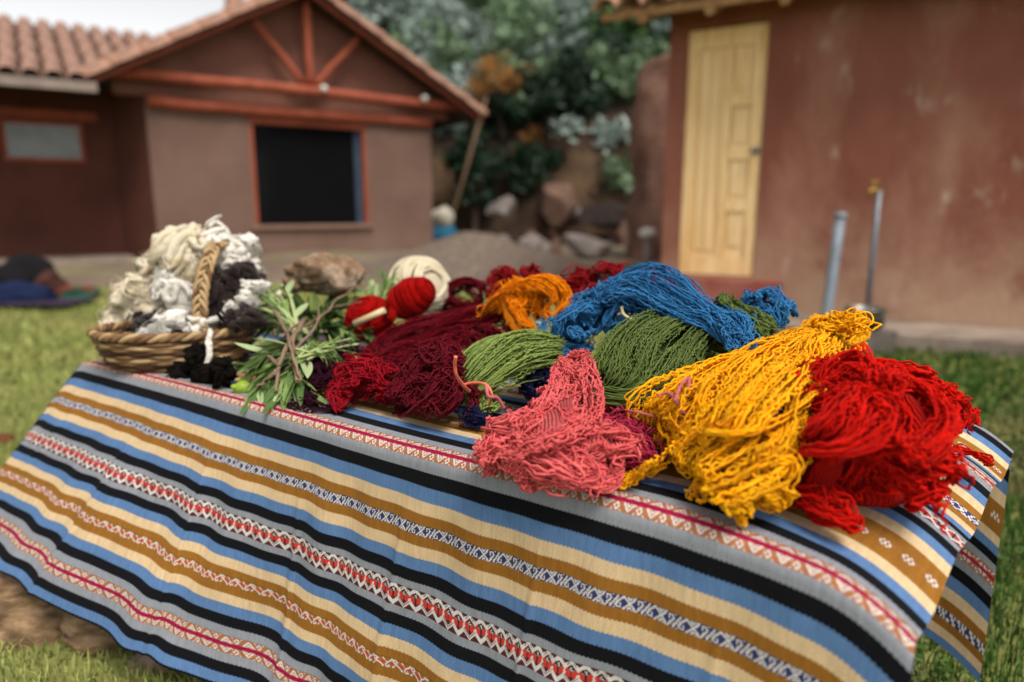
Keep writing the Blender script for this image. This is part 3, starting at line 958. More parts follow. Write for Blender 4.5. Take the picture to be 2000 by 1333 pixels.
def tangle(rng, blobs, n, M, turn=2.2, rough=.55, cr=(.003, .013), lo=.7, fold=(0.012, 22), fseed=2, stray=.12, wander=.004, zmin=-.2, lock=6, lw=.007):
    """mass of kinked strands wandering in locks over lumps (a, b, z, ra, rb, rz)"""
    n, M = int(n * .9 * QN), int(M * 1.3 * QM)
    B = np.array(blobs, float)
    area = (B[:, 3] * B[:, 4] + B[:, 3] * B[:, 5] + B[:, 4] * B[:, 5])
    ng = max(2, n // lock)
    k = rng.choice(len(B), ng, p=area / area.sum())
    b = B[k]
    fi = (np.arange(ng) + .5) / ng
    hz_ = 1 - fi * 1.12; az = np.arange(ng) * 2.399963 + rng.uniform(0, 6.28)
    d0 = norm(np.stack([np.cos(az) * np.sqrt(np.maximum(1 - hz_ ** 2, .02)), np.sin(az) * np.sqrt(np.maximum(1 - hz_ ** 2, .02)), hz_], -1) + rng.normal(0, .12, (ng, 3)))
    d0 = d0[rng.permutation(ng)]
    d1 = norm(np.cross(d0, rng.normal(size=(ng, 3))))
    x = np.linspace(0, 1, M)[None, :, None]
    ang = turn * rng.uniform(.5, 1.4, (ng, 1, 1)) * (x - .5)
    d = d0[:, None] * np.cos(ang) + d1[:, None] * np.sin(ang) + smooth_noise(rng, ng, M, rough * .6, (1.2, 2.5, 4))
    d = norm(d)
    d[..., 2] = np.where(d[..., 2] < zmin, 2 * zmin - d[..., 2], d[..., 2])
    rho = rng.uniform(lo, 1.0, (ng, 1, 1)) + rng.normal(0, .05, (ng, 1, 1))
    st = (rng.uniform(size=(ng, 1, 1)) < stray) * rng.uniform(.05, .2, (ng, 1, 1))
    rho = rho + st * np.sin(PI * x)
    G = b[:, None, :3] + d * rho * b[:, None, 3:6]
    G = G + smooth_noise(rng, ng, M, wander, (2, 4))
    kk = rng.randint(ng, size=n)
    A = norm(rng.normal(size=(n, 1, 3))); Bv = norm(np.cross(A, rng.normal(size=(n, 1, 3))))
    w = 2 * PI * rng.uniform(.3, 1.3, (n, 1, 1)); ph = rng.uniform(0, 6.28, (n, 1, 1))
    R0 = lw * rng.uniform(.2, 1.3, (n, 1, 1)) * (.6 + .7 * np.abs(x - .5) * 2)
    fly = 1 + 1.6 * (rng.uniform(size=(n, 1, 1)) < .1)
    P = G[kk] + R0 * fly * (A * np.cos(w * x + ph) + Bv * np.sin(w * x + ph))
    P = P + Field(fseed, fold[1], 6, 2)(P) * fold[0] + smooth_noise(rng, n, M, wander * .5, (3, 6))
    return crimp(P, rng, *cr)

SK = []
CORE_K = .45
def skein(name, label, color_mat, parts, r=.0021, cat='yarn skein', group='dyed yarn skeins heaped on the cloth', ties=(), core=None):
    """parts: list of (N,M,3) strand arrays in table coordinates; built later, all together"""
    SK.append((name, label, color_mat, parts, r, cat, group, ties, core, list(SPINES)))
    SPINES.clear()

def top_map(cell=.005):
    """height of the heap's surface over the table, eroded sideways: what lies well below it can never be seen"""
    g = np.zeros((int(2.2 / cell), int(1.3 / cell)))
    for sk in SK:
        for P in sk[3]:
            q = P.reshape(-1, 3)
            i = np.clip(((q[:, 0] + .2) / cell).astype(int), 0, g.shape[0] - 1); j = np.clip(((q[:, 1] + .4) / cell).astype(int), 0, g.shape[1] - 1)
            np.maximum.at(g, (i, j), q[:, 2])
    h = g.copy()
    for _ in range(1):                                   # close pin holes
        h = np.maximum.reduce([np.roll(np.roll(g, a, 0), b, 1) for a in (-1, 0, 1) for b in (-1, 0, 1)])
    e = h.copy()
    for a in range(-9, 10):
        for b in range(-9, 22):                          # further towards the open front of the table
            if (a / 9) ** 2 + (b / (21 if b > 0 else 9)) ** 2 <= 1.02: e = np.minimum(e, np.roll(np.roll(h, a, 0), b, 1))
    return e, cell

def build_skeins(sides=3, floor=.004):
    tmap, tc_ = top_map()
    cores = np.array([c for sk in SK for c in (sk[8] or [])], float)
    packed = {}
    for name, label, m, parts, r, cat, group, ties, core, spines in SK:
        if m.name not in packed: packed[m.name] = core_mat(m)
        mp_ = packed[m.name]
        fuzz_v = []
        Vs, Qs, As, off = [], [], [], 0
        rr = np.random.RandomState(sum(map(ord, label)))
        allP = np.concatenate([p.reshape(-1, 3) for p in parts])
        for P in parts:
            n, M, _ = P.shape
            P = P.copy()
            zf = floor + r * rr.uniform(1, 2.4, (n, 1))
            cz_ = cloth_pos(np.clip(P[..., 0], 0, TL), -np.clip(P[..., 1], 0, DEP))[..., 2]          # never below the cloth
            P[..., 2] = np.where(P[..., 1] > .012, np.maximum(P[..., 2], zf - .0015 + cz_), P[..., 2])
            R = r * rr.uniform(.75, 1.25, (n, 1)) * rr.uniform(.78, 1.22, (n, M)) * (1 + .15 * np.sin(np.linspace(0, 1, M)[None] * rr.uniform(60, 160, (n, 1)) + rr.uniform(0, 6, (n, 1))))
            R[:, 0] *= .3; R[:, -1] *= .3
            V, Q = tube_arrays(TF(P), R, sides)
            # strand pieces buried inside the solid middle of a skein are left out
            mid = (P[:, :-1] + P[:, 1:]) / 2
            keep = np.ones(mid.shape[:2], bool)
            for c in cores:
                keep &= (((mid - c[:3]) / (c[3:] * CORE_K * .88)) ** 2).sum(-1) > 1
            ti = np.clip(((mid[..., 0] + .2) / tc_).astype(int), 0, tmap.shape[0] - 1); tj = np.clip(((mid[..., 1] + .4) / tc_).astype(int), 0, tmap.shape[1] - 1)
            keep &= mid[..., 2] > tmap[ti, tj] - .024
            Q = Q.reshape(n, M - 1, sides, 4)[keep].reshape(-1, 4)
            Vs.append(V); Qs.append(Q + off); off += len(V)
            av_ = rr.normal(.5, .2, (n, 1)) + .16 * np.sin(np.linspace(0, 1, M)[None] * rr.uniform(8, 40, (n, 1)) + rr.uniform(0, 6, (n, 1))) + rr.normal(0, .1, (n, M))
            As.append(np.repeat(np.clip(av_, 0, 1).ravel(), sides))
            # fuzz: short fibres standing off the strands
            nf = min(9000, int(keep.sum() * .28))
            pick = rr.choice(np.flatnonzero(keep.ravel()), nf)
            fb_ = TF(mid.reshape(-1, 3)[pick]); fd_ = norm(rr.normal(size=(nf, 3))); fl_ = rr.uniform(.0022, .0062, (nf, 1)); fs_ = norm(np.cross(fd_, rr.normal(size=(nf, 3)))) * .00016
            fuzz_v.append(np.stack([fb_ - fs_, fb_ + fs_, fb_ + fd_ * fl_ + norm(rr.normal(size=(nf, 3))) * fl_ * .3], 1).reshape(-1, 3))
        base = TF(np.array([np.median(allP[:, 0]), np.median(allP[:, 1]), 0.006]))
        V = np.concatenate(Vs) - base; Q = np.concatenate(Qs); A = np.concatenate(As)
        used = np.zeros(len(V), bool); used[Q.ravel()] = True
        idx = np.cumsum(used) - 1
        root = thing(name, label, cat, tuple(base), group)
        o = link('yarn_strands', mesh_arrays(name, V[used], idx[Q], A[used]), m, root)
        o['kind'] = 'stuff'
        fv = np.concatenate(fuzz_v) - base
        o = link('fuzz', mesh_arrays('fuzz', fv, np.arange(len(fv)).reshape(-1, 3), np.full(len(fv), .6), False), m, root)
        o['kind'] = 'stuff'
        def solid(Vb, F):
            Vb = Vb.copy(); Vb[:, 2] = np.maximum(Vb[:, 2], np.where(Vb[:, 1] > .012, .006, -1))
            me = bpy.data.meshes.new('core'); me.from_pydata((TF(Vb) - base).tolist(), [], F); me.update()
            me.polygons.foreach_set('use_smooth', np.ones(len(F), bool))
            at = me.attributes.new('rnd', 'FLOAT', 'POINT'); at.data.foreach_set('value', np.full(len(Vb), .4, np.float32))
            link('inner_mass', me, mp_, root)
        for j, (a, b, z, ra, rb, rz) in enumerate(core or []):
            mb = MB().blob((a, b, z), (ra * CORE_K, rb * CORE_K, rz * CORE_K), 3, .22, 4, j + 1)
            solid(np.concatenate(mb.v), mb.f)
        for spn in spines:
            q = spline(spn, 20)
            T_ = norm(np.gradient(q[:, :3], axis=0)); sd_ = norm(np.cross(T_, np.array([0, 0, 1.0]) + 0 * T_)); up_ = np.cross(sd_, T_)
            an_ = np.arange(12) * PI / 6
            k_ = .3 * np.sin(np.linspace(.25, PI - .25, 20)) ** .4
            Vb = q[:, None, :3] + (k_ * q[:, 3])[:, None, None] * np.cos(an_)[None, :, None] * sd_[:, None] + (k_ * q[:, 4])[:, None, None] * np.sin(an_)[None, :, None] * up_[:, None]
            Fq = [(i * 12 + j, i * 12 + (j + 1) % 12, (i + 1) * 12 + (j + 1) % 12, (i + 1) * 12 + j) for i in range(19) for j in range(12)] + [tuple(range(12))[::-1], tuple(19 * 12 + j for j in range(12))]
            solid(Vb.reshape(-1, 3), Fq)
        for nm, pts, rad, tm_ in ties:
            MB().tube(TF(spline(pts, 40)), rad, 6).build(nm, tm_, root)

R_ = np.random.RandomState
Y_maroon = yarn_mat('yarn_maroon', '#78101f', '#620b1a')
Y_deep = yarn_mat('yarn_deep_maroon', '#741424', '#5a0d1b')
Y_plum = yarn_mat('yarn_plum', '#3d1224', '#2e0c1b')
Y_crim = yarn_mat('yarn_crimson', '#ac1424', '#8e0e1e')
Y_back = yarn_mat('yarn_brick_red', '#a01c22', '#86161c')
Y_orange = yarn_mat('yarn_orange', '#f5970f', '#e67c08')
Y_blue = yarn_mat('yarn_blue', '#4388bd', '#3272a8')
Y_lgreen = yarn_mat('yarn_light_green', '#94a75c', '#82964b')
Y_green = yarn_mat('yarn_olive', '#6c7d43', '#5a6c35')
Y_navy = yarn_mat('yarn_navy', '#2a2a52', '#202044')
Y_pink = yarn_mat('yarn_coral', '#f07876', '#e46066')
Y_rasp = yarn_mat('yarn_raspberry', '#b83450', '#a12844')
Y_yellow = yarn_mat('yarn_yellow', '#ffc21c', '#f9b00c')
Y_red = yarn_mat('yarn_scarlet', '#e01c10', '#c9130b')
M_peach = mat('tie_peach', '#d9775c', '#c9604a', 80, .8)
M_pinktie = mat('tie_pink', '#b5626a', '#a24f58', 80, .8)
M_cream = mat('tie_cream', '#cfc79a', '#b9b07e', 80, .8)
M_bluetie = mat('tie_paleblue', '#8aa3b8', '#73899d', 80, .8)

# --- yellow: long hank lying from the back towards the viewer, fanning out at the front edge
g = R_(1)
yb = [(1.493, 0.762, 0.11, 0.045, 0.024), (1.487, 0.507, 0.105, 0.075, 0.04), (1.481, 0.225, 0.1, 0.1, 0.05), (1.463, 0.09, 0.075, 0.12, 0.05), (1.441, 0.058, 0.03, 0.13, 0.035)]
skein('yellow_yarn', 'long bright yellow skein fanning out over the front edge of the cloth', Y_yellow, [
    loops(g, yb, 228, 172, .006, (.008, 16), .12, (.0028, .011), .35, .55, 3),
    loops(g, [(1.506, 0.625, 0.12, 0.035, 0.018), (1.512, 0.199, 0.135, 0.06, 0.03), (1.512, 0.065, 0.11, 0.06, 0.03), (1.505, 0.059, 0.06, 0.05, 0.025), (1.507, 0.043, 0.012, 0.04, 0.02)], 72, 180, .006, (.010, 18), .1, (.0032, .012), .5, .4, 4),
    loops(g, [(1.502, 0.063, 0.09, 0.04, 0.03), (1.529, 0.076, 0.06, 0.05, 0.03), (1.543, 0.081, 0.02, 0.045, 0.02)], 48, 106, .007, (.012, 20), .25, (.004, .02), .8, .3, 5),
    loops(g, [(1.42, 0.033, 0.05, 0.03, 0.02), (1.374, 0.033, 0.016, 0.016, 0.01), (1.33, 0.006, 0.01, 0.008, 0.006)], 26, 98, .003, (.004, 20), .25, (.003, .016), .5, .2, 6),
    loops(g, [(1.512, 0.018, 0.05, 0.022, 0.02), (1.504, 0.019, 0.02, 0.016, 0.014), (1.514, -0.002, 0.008, 0.009, 0.008)], 26, 73, .003, (.004, 20), .25, (.004, .018), .5, .2, 7),
    fill(g, [(1.491, 0.215, 0.1, 0.085, 0.08, 0.05), (1.459, 0.104, 0.06, 0.1, 0.07, 0.05), (1.487, 0.51, 0.1, 0.06, 0.06, 0.04)], 130, 66, fseed=9),
    tangle(g, [(1.531, 0.52, 0.156, 0.036, 0.03, 0.016)], 56, 61, 2.5, .7, (.004, .018), .5, (.006, 25), 8, .3),
    ], .0018, core=[(1.472, 0.32, 0.085, 0.06, 0.06, 0.04), (1.446, 0.128, 0.04, 0.085, 0.05, 0.04), (1.472, 0.609, 0.09, 0.05, 0.05, 0.035)])

# --- scarlet heap at the right end
QM = .72
g = R_(2)
rb = [(1.594, 0.199, 0.11, 0.085, 0.075, 0.055), (1.645, 0.309, 0.085, 0.08, 0.085, 0.055), (1.618, 0.18, 0.06, 0.085, 0.07, 0.05), (1.68, 0.424, 0.055, 0.05, 0.06, 0.045), (1.575, 0.141, 0.03, 0.07, 0.06, 0.035), (1.653, 0.179, 0.045, 0.07, 0.06, 0.045), (1.632, 0.141, 0.03, 0.07, 0.05, 0.035)]
skein('scarlet_yarn', 'big scarlet heap of loosely coiled yarn near the right end of the cloth', Y_red, [
    tangle(g, rb, 430, 116, 2.6, .5, (.0026, .012), .72, (.010, 20), 21, .18, .004),
    fill(g, rb, 170, 60, fseed=29),
    loops(g, [(1.617, 0.148, 0.12, 0.05, 0.03), (1.605, 0.071, 0.09, 0.06, 0.035), (1.58, 0.088, 0.03, 0.06, 0.03), (1.569, 0.067, 0.016, 0.05, 0.02)], 72, 122, .007, (.010, 16), .15, (.0024, .012), .5, .4, 22),
    loops(g, [(1.603, 0.086, 0.085, 0.05, 0.03), (1.64, 0.133, 0.06, 0.05, 0.035), (1.676, 0.172, 0.03, 0.045, 0.025), (1.698, 0.171, 0.02, 0.03, 0.018)], 96, 114, .005, (.008, 16), .15, (.0024, .0105), .5, .4, 23),
    loops(g, [(1.599, 0.137, 0.03, 0.025, 0.02), (1.598, 0.084, 0.02, 0.025, 0.018), (1.614, 0.087, 0.014, 0.02, 0.015)], 43, 73, .005, (.008, 18), .2, (.0024, .012), .6, .3, 24),
    loops(g, [(1.619, 0.12, 0.145, 0.03, 0.018), (1.649, 0.186, 0.135, 0.035, 0.02), (1.675, 0.154, 0.11, 0.035, 0.02), (1.661, 0.107, 0.085, 0.03, 0.018), (1.635, 0.083, 0.11, 0.02, 0.012)], 60, 147, .006, (.006, 18), .1, (.0024, .012), .4, .3, 25),
    loops(g, [(1.698, 0.396, 0.012, 0.012, 0.006), (1.723, 0.413, 0.008, 0.016, 0.004), (1.743, 0.385, 0.006, 0.014, 0.004)], 6, 57, .004, (0, 10), .1, (.001, .02), .9, .3, 26),
    ], .00155, core=[(a, b, z, ra * 1.35, rb_ * 1.35, rz * 1.35) for a, b, z, ra, rb_, rz in rb])

# --- coral pink
QM = .92
g = R_(3)
pb = [(1.263, 0.015, 0.05, 0.09, 0.06, 0.05), (1.24, -0.028, 0.03, 0.055, 0.045, 0.035), (1.29, -0.016, 0.03, 0.075, 0.05, 0.038), (1.248, 0.095, 0.07, 0.05, 0.06, 0.045), (1.192, 0.224, 0.085, 0.04, 0.05, 0.035), (1.325, 0.027, 0.045, 0.06, 0.05, 0.045)]
skein('coral_yarn', 'coral pink kinked skein spilling over the front edge between green and yellow', Y_pink, [
    tangle(g, pb, 430, 102, 1.7, .8, (.0036, .0105), .7, (.012, 26), 31, .22, .004),
    fill(g, pb, 130, 60, (.0034, .0105), 39),
    loops(g, [(1.192, 0.258, 0.1, 0.035, 0.02), (1.266, 0.076, 0.1, 0.05, 0.025), (1.291, -0.018, 0.085, 0.06, 0.03), (1.278, -0.045, 0.05, 0.06, 0.03), (1.253, -0.042, 0.02, 0.06, 0.02)], 56, 155, .007, (.010, 20), .15, (.0036, .0105), .5, .4, 32),
    loops(g, [(1.207, -0.005, 0.03, 0.02, 0.015), (1.201, -0.021, 0.012, 0.012, 0.01), (1.214, -0.042, 0.006, 0.007, 0.006)], 26, 57, .003, (0, 1), .2, (.0035, .012), .5, .2, 33),
    loops(g, [(1.269, -0.03, 0.03, 0.02, 0.015), (1.269, -0.038, 0.012, 0.012, 0.01), (1.279, -0.052, 0.004, 0.008, 0.006)], 34, 57, .003, (0, 1), .2, (.0035, .012), .5, .2, 34),
    ], .00155, core=[(a, b, z, ra * .9, rb_ * .9, rz * .9) for a, b, z, ra, rb_, rz in pb])
g = R_(31)
qb = [(1.335, 0.068, 0.035, 0.05, 0.05, 0.035), (1.256, 0.183, 0.05, 0.035, 0.05, 0.03)]
skein('raspberry_yarn', 'dark raspberry skein half hidden below the coral one', Y_rasp, [tangle(g, qb, 150, 88, 1.8, .7, (.0038, .014), .6, (.010, 24), 35, .2)], .00155, core=qb)

# --- dark olive hank with pink ties
g = R_(4)
gs = [(1.347, 0.494, 0.095, 0.04, 0.03), (1.289, 0.442, 0.125, 0.065, 0.035), (1.283, 0.296, 0.13, 0.07, 0.04), (1.29, 0.198, 0.1, 0.075, 0.04), (1.284, 0.194, 0.06, 0.06, 0.035), (1.282, 0.202, 0.025, 0.04, 0.022)]
skein('olive_yarn', 'thick dark olive green hank with thin pink ties, in the middle of the heap', Y_green, [
    loops(g, gs, 180, 213, .006, (.007, 18), .08, (.0024, .0105), .3, .6, 41),
    loops(g, [(1.297, 0.306, 0.13, 0.05, 0.03), (1.342, 0.283, 0.09, 0.06, 0.04), (1.359, 0.288, 0.05, 0.05, 0.03), (1.321, 0.258, 0.03, 0.05, 0.02)], 96, 147, .007, (.009, 20), .12, (.003, .012), .5, .5, 42),
    tangle(g, [(1.344, 0.36, 0.07, 0.04, 0.04, 0.035), (1.271, 0.224, 0.03, 0.035, 0.04, 0.03), (1.323, 0.248, 0.07, 0.07, 0.05, 0.045)], 137, 88, 2.4, .5, (.0028, .012), .7, (.008, 24), 43, .15),
    ], .0016, core=[(1.285, 0.34, 0.07, 0.075, 0.065, 0.05), (1.278, 0.532, 0.07, 0.06, 0.05, 0.04), (1.267, 0.26, 0.05, 0.05, 0.05, 0.04)],
    ties=[('tie', [(1.388, 0.079, 0.115), (1.399, 0.085, 0.12), (1.415, 0.077, 0.115), (1.422, 0.073, 0.105), (1.431, 0.076, 0.098)], .0018, M_pinktie), ('tie', [(1.418, 0.062, 0.117), (1.414, 0.09, 0.13), (1.416, 0.112, 0.137), (1.423, 0.096, 0.13), (1.422, 0.089, 0.12)], .0022, M_pinktie),
          ('tie', [(1.331, 0.08, 0.088), (1.365, 0.078, 0.09), (1.385, 0.099, 0.08), (1.396, 0.126, 0.07)], .0014, M_pinktie)])

# --- light green hank
g = R_(5)
ls = [(1.075, 0.364, 0.075, 0.03, 0.025), (1.057, 0.295, 0.085, 0.06, 0.04), (1.034, 0.231, 0.08, 0.068, 0.045), (1.031, 0.168, 0.065, 0.05, 0.038), (1.03, 0.156, 0.045, 0.022, 0.02), (1.044, 0.158, 0.02, 0.032, 0.018)]
skein('light_green_yarn', 'light green hank bound with a peach ribbon, beside the maroon yarn', Y_lgreen, [
    loops(g, ls, 204, 188, .004, (.005, 16), .1, (.0014, .011), .25, .6, 51),
    loops(g, [(1.034, 0.156, 0.05, 0.02, 0.015), (1.05, 0.157, 0.03, 0.04, 0.025), (1.06, 0.157, 0.014, 0.04, 0.016)], 60, 90, .005, (.006, 20), .2, (.002, .012), .6, .3, 52),
    ], .00155, core=[(1.016, 0.323, 0.055, 0.06, 0.05, 0.042), (1.006, 0.223, 0.045, 0.045, 0.04, 0.034)],
    ties=[('ribbon', [(1.099, 0.058, 0.082), (1.105, 0.035, 0.098), (1.116, 0.008, 0.118), (1.119, -0, 0.135), (1.126, -0.006, 0.15)], .0026, M_peach), ('ribbon', [(1.098, 0.044, 0.095), (1.115, 0.047, 0.1), (1.142, 0.042, 0.102), (1.156, 0.037, 0.09), (1.142, 0.048, 0.07)], .0022, M_peach),
          ('ribbon', [(1.143, 0.041, 0.1), (1.157, 0.028, 0.09), (1.161, 0.043, 0.085), (1.166, 0.053, 0.068)], .0028, M_pinktie)])
g = R_(52)
nb = [(1.093, 0.265, 0.035, 0.05, 0.04, 0.035), (1.07, 0.123, 0.014, 0.022, 0.02, 0.013)]
skein('navy_yarn', 'small dark navy skein peeping out below the light green hank', Y_navy, [tangle(g, nb, 87, 75, 2.0, .6, (.003, .014), .55, (.006, 24), 53, .15)], .00155, core=nb)

# --- blue
QM, QN = .72, .74
g = R_(6)
bb = [(1.173, 0.42, 0.135, 0.07, 0.05, 0.05), (1.255, 0.45, 0.153, 0.08, 0.05, 0.045), (1.076, 0.4, 0.129, 0.055, 0.05, 0.05), (1.092, 0.44, 0.155, 0.05, 0.045, 0.045), (1.164, 0.47, 0.177, 0.06, 0.05, 0.05)]
skein('blue_yarn', 'large cobalt blue skein arching over the olive green hank', Y_blue, [
    tangle(g, bb, 300, 102, 2.8, .55, (.0022, .013), .7, (.010, 24), 61, .15),
    loops(g, [(1.115, 0.46, 0.174, 0.05, 0.035), (1.195, 0.47, 0.194, 0.065, 0.035), (1.296, 0.44, 0.177, 0.06, 0.03), (1.373, 0.4, 0.158, 0.04, 0.024), (1.42, 0.36, 0.127, 0.018, 0.014)], 156, 196, .007, (.008, 18), .12, (.002, .013), .4, .5, 62),
    loops(g, [(1.029, 0.42, 0.137, 0.02, 0.02), (1.06, 0.38, 0.1, 0.045, 0.03), (1.132, 0.37, 0.095, 0.05, 0.025)], 72, 106, .006, (.008, 22), .15, (.003, .013), .6, .3, 63),
    loops(g, [(1.262, 0.43, 0.189, 0.012, 0.01), (1.357, 0.37, 0.173, 0.012, 0.01), (1.397, 0.34, 0.146, 0.01, 0.008)], 14, 106, .005, (.006, 18), .2, (.002, .013), .5, .2, 64),
    ], .00155, core=bb, ties=[('tie', [(1.181, 0.4, 0.177), (1.189, 0.395, 0.164), (1.21, 0.39, 0.157), (1.222, 0.39, 0.161)], .0028, M_cream)])
g = R_(7)
b2 = [(1.398, 0.56, 0.155, 0.05, 0.045, 0.04)]
skein('blue_yarn', 'small round cobalt blue skein behind the yellow one', Y_blue, [loops(g, [(1.356, 0.56, 0.163, 0.025, 0.02), (1.394, 0.57, 0.176, 0.04, 0.03), (1.436, 0.55, 0.152, 0.03, 0.025)], 72, 98, .004, (.004, 18), .1, (.001, .02), .4, .5, 66), tangle(g, b2, 75, 75, 2.8, .4, (.0016, .014), .7, (.005, 24), 65, .1)], .00155, core=b2)
g = R_(8)
skein('olive_yarn', 'thin olive green hank squeezed between the two blue skeins', Y_green, [loops(g, [(1.319, 0.52, 0.188, 0.015, 0.012), (1.368, 0.5, 0.171, 0.03, 0.022), (1.397, 0.48, 0.149, 0.035, 0.025), (1.42, 0.48, 0.138, 0.035, 0.022)], 84, 139, .005, (.006, 20), .12, (.002, .012), .4, .4, 67)], .0016, core=[(1.394, 0.48, 0.139, 0.04, 0.03, 0.03)])

# --- orange (further back: coarser strands)
QM, QN = .56, .72
g = R_(9)
ob = [(0.89, 0.5, 0.136, 0.065, 0.05, 0.055)]
skein('orange_yarn', 'bright orange skein perched on the maroon yarn', Y_orange, [
    loops(g, [(0.808, 0.46, 0.094, 0.02, 0.018), (0.857, 0.47, 0.142, 0.05, 0.03), (0.917, 0.49, 0.178, 0.055, 0.03), (0.981, 0.5, 0.171, 0.03, 0.03), (0.994, 0.49, 0.119, 0.025, 0.025)], 132, 164, .006, (.006, 20), .12, (.0016, .014), .5, .5, 71),
    tangle(g, ob, 150, 96, 2.8, .45, (.0018, .014), .78, (.007, 24), 72, .15),
    loops(g, [(0.885, 0.45, 0.158, 0.03, 0.015), (0.918, 0.43, 0.12, 0.04, 0.02), (0.963, 0.42, 0.088, 0.045, 0.018)], 54, 114, .005, (.006, 20), .15, (.0016, .014), .5, .3, 73),
    ], .00155, core=ob, ties=[('tie', [(0.985, 0.42, 0.127), (0.996, 0.418, 0.126), (1.008, 0.415, 0.123)], .003, M_bluetie)])

# --- reds and maroons at the left and back of the heap
g = R_(10)
kb = [(0.968, 0.62, 0.18, 0.05, 0.045, 0.04), (1.057, 0.62, 0.192, 0.06, 0.045, 0.04), (1.16, 0.6, 0.189, 0.05, 0.045, 0.035), (1.069, 0.55, 0.15, 0.07, 0.05, 0.04)]
skein('brick_red_yarn', 'brick red kinked skein along the back of the heap behind the blue one', Y_back, [tangle(g, kb, 287, 88, 2.2, .6, (.0032, .012), .7, (.010, 26), 81, .2)], .00155, core=kb)
g = R_(11)
kb = [(0.764, 0.62, 0.167, 0.045, 0.04, 0.035), (0.839, 0.63, 0.189, 0.035, 0.04, 0.035), (0.814, 0.58, 0.126, 0.07, 0.05, 0.04)]
skein('brick_red_yarn', 'brick red kinked skein behind the orange one', Y_back, [tangle(g, kb, 175, 82, 2.2, .6, (.0032, .012), .7, (.010, 26), 82, .2)], .00155, core=kb)
g = R_(12)
cc0 = (0.661, 0.6, 0.135); th = np.linspace(0, 2 * PI, 9)
ring = [(cc0[0] + .052 * math.cos(t), cc0[1] + .01 * math.sin(t), cc0[2] + .034 * math.sin(t), .018, .016) for t in th]
skein('maroon_yarn', 'small maroon hank coiled in a ring behind the long maroon hank', Y_maroon, [loops(g, ring, 96, 180, .004, (.004, 20), .25, (.0008, .02), .5, .3, 83), tangle(g, [(0.668, 0.58, 0.099, 0.06, 0.05, 0.035), (0.645, 0.63, 0.12, 0.05, 0.03, 0.035)], 75, 75, 2.6, .4, (.001, .02), .6, (.006, 20), 84, .1)], .00155, core=[(0.668, 0.58, 0.063, 0.05, 0.05, 0.03)])
g = R_(13)
skein('maroon_yarn', 'long smooth maroon hank running back from the crimson yarn to the orange one', Y_maroon, [
    loops(g, [(0.87, 0.5, 0.117, 0.04, 0.03), (0.801, 0.46, 0.105, 0.05, 0.035), (0.733, 0.4, 0.078, 0.055, 0.035), (0.675, 0.33, 0.043, 0.055, 0.035), (0.657, 0.27, 0.012, 0.045, 0.03)], 204, 155, .005, (.007, 14), .12, (.001, .02), .35, .5, 85),
    loops(g, [(0.863, 0.38, 0.1, 0.03, 0.025), (0.816, 0.32, 0.061, 0.05, 0.03), (0.762, 0.27, 0.037, 0.05, 0.03), (0.729, 0.23, 0.019, 0.04, 0.03)], 96, 139, .007, (.010, 18), .15, (.002, .016), .6, .3, 86),
    tangle(g, [(0.688, 0.27, 0.027, 0.05, 0.04, 0.04), (0.887, 0.4, 0.067, 0.05, 0.05, 0.05)], 137, 82, 2.4, .6, (.003, .014), .7, (.010, 24), 87, .2),
    ], .00155, core=[(0.781, 0.36, 0.05, 0.1, 0.05, 0.05), (0.859, 0.42, 0.06, 0.07, 0.06, 0.06), (0.708, 0.28, 0.017, 0.06, 0.05, 0.04)])
g = R_(14)
db = [(0.974, 0.122, 0.075, 0.06, 0.05, 0.05), (1.011, 0.104, 0.045, 0.06, 0.045, 0.045), (0.939, 0.115, 0.04, 0.04, 0.04, 0.04)]
skein('deep_maroon_yarn', 'dark curly maroon skein lying close to the front edge beside the light green hank', Y_deep, [tangle(g, db, 287, 96, 2.2, .7, (.0036, .013), .7, (.012, 26), 91, .2),
    loops(g, [(0.903, 0.134, 0.03, 0.02, 0.014), (0.91, 0.106, 0.01, 0.01, 0.007), (0.927, 0.079, 0.006, 0.006, 0.004)], 12, 57, .003, (0, 1), .2, (.003, .013), .5, .2, 92)], .00155, core=db)
g = R_(15)
eb = [(0.848, 0.09, 0.05, 0.065, 0.045, 0.045), (0.814, 0.073, 0.03, 0.05, 0.04, 0.03), (0.873, 0.114, 0.03, 0.05, 0.04, 0.03)]
skein('crimson_yarn', 'crimson tangled skein at the tip of the long maroon hank', Y_crim, [tangle(g, eb, 237, 96, 2.2, .7, (.0034, .013), .7, (.012, 26), 93, .2)], .0015, core=eb)
g = R_(16)
fb = [(0.696, 0.103, 0.035, 0.05, 0.05, 0.035), (0.678, 0.169, 0.045, 0.05, 0.05, 0.04), (0.738, 0.044, 0.02, 0.035, 0.03, 0.02)]
skein('plum_yarn', 'dark plum skein lying against the green plant stems', Y_plum, [tangle(g, fb, 137, 96, 2.6, .4, (.0012, .016), .6, (.010, 20), 95, .2),
    loops(g, [(0.631, 0.105, 0.02, 0.012, 0.008), (0.714, 0.029, 0.01, 0.01, 0.006), (0.792, 0.021, 0.008, 0.01, 0.005), (0.843, 0.056, 0.008, 0.01, 0.005)], 14, 122, .005, (.004, 20), .2, (.0016, .016), .5, .2, 96)], .0015, core=fb)

build_skeins()
QM, QN = 1.0, 1.0

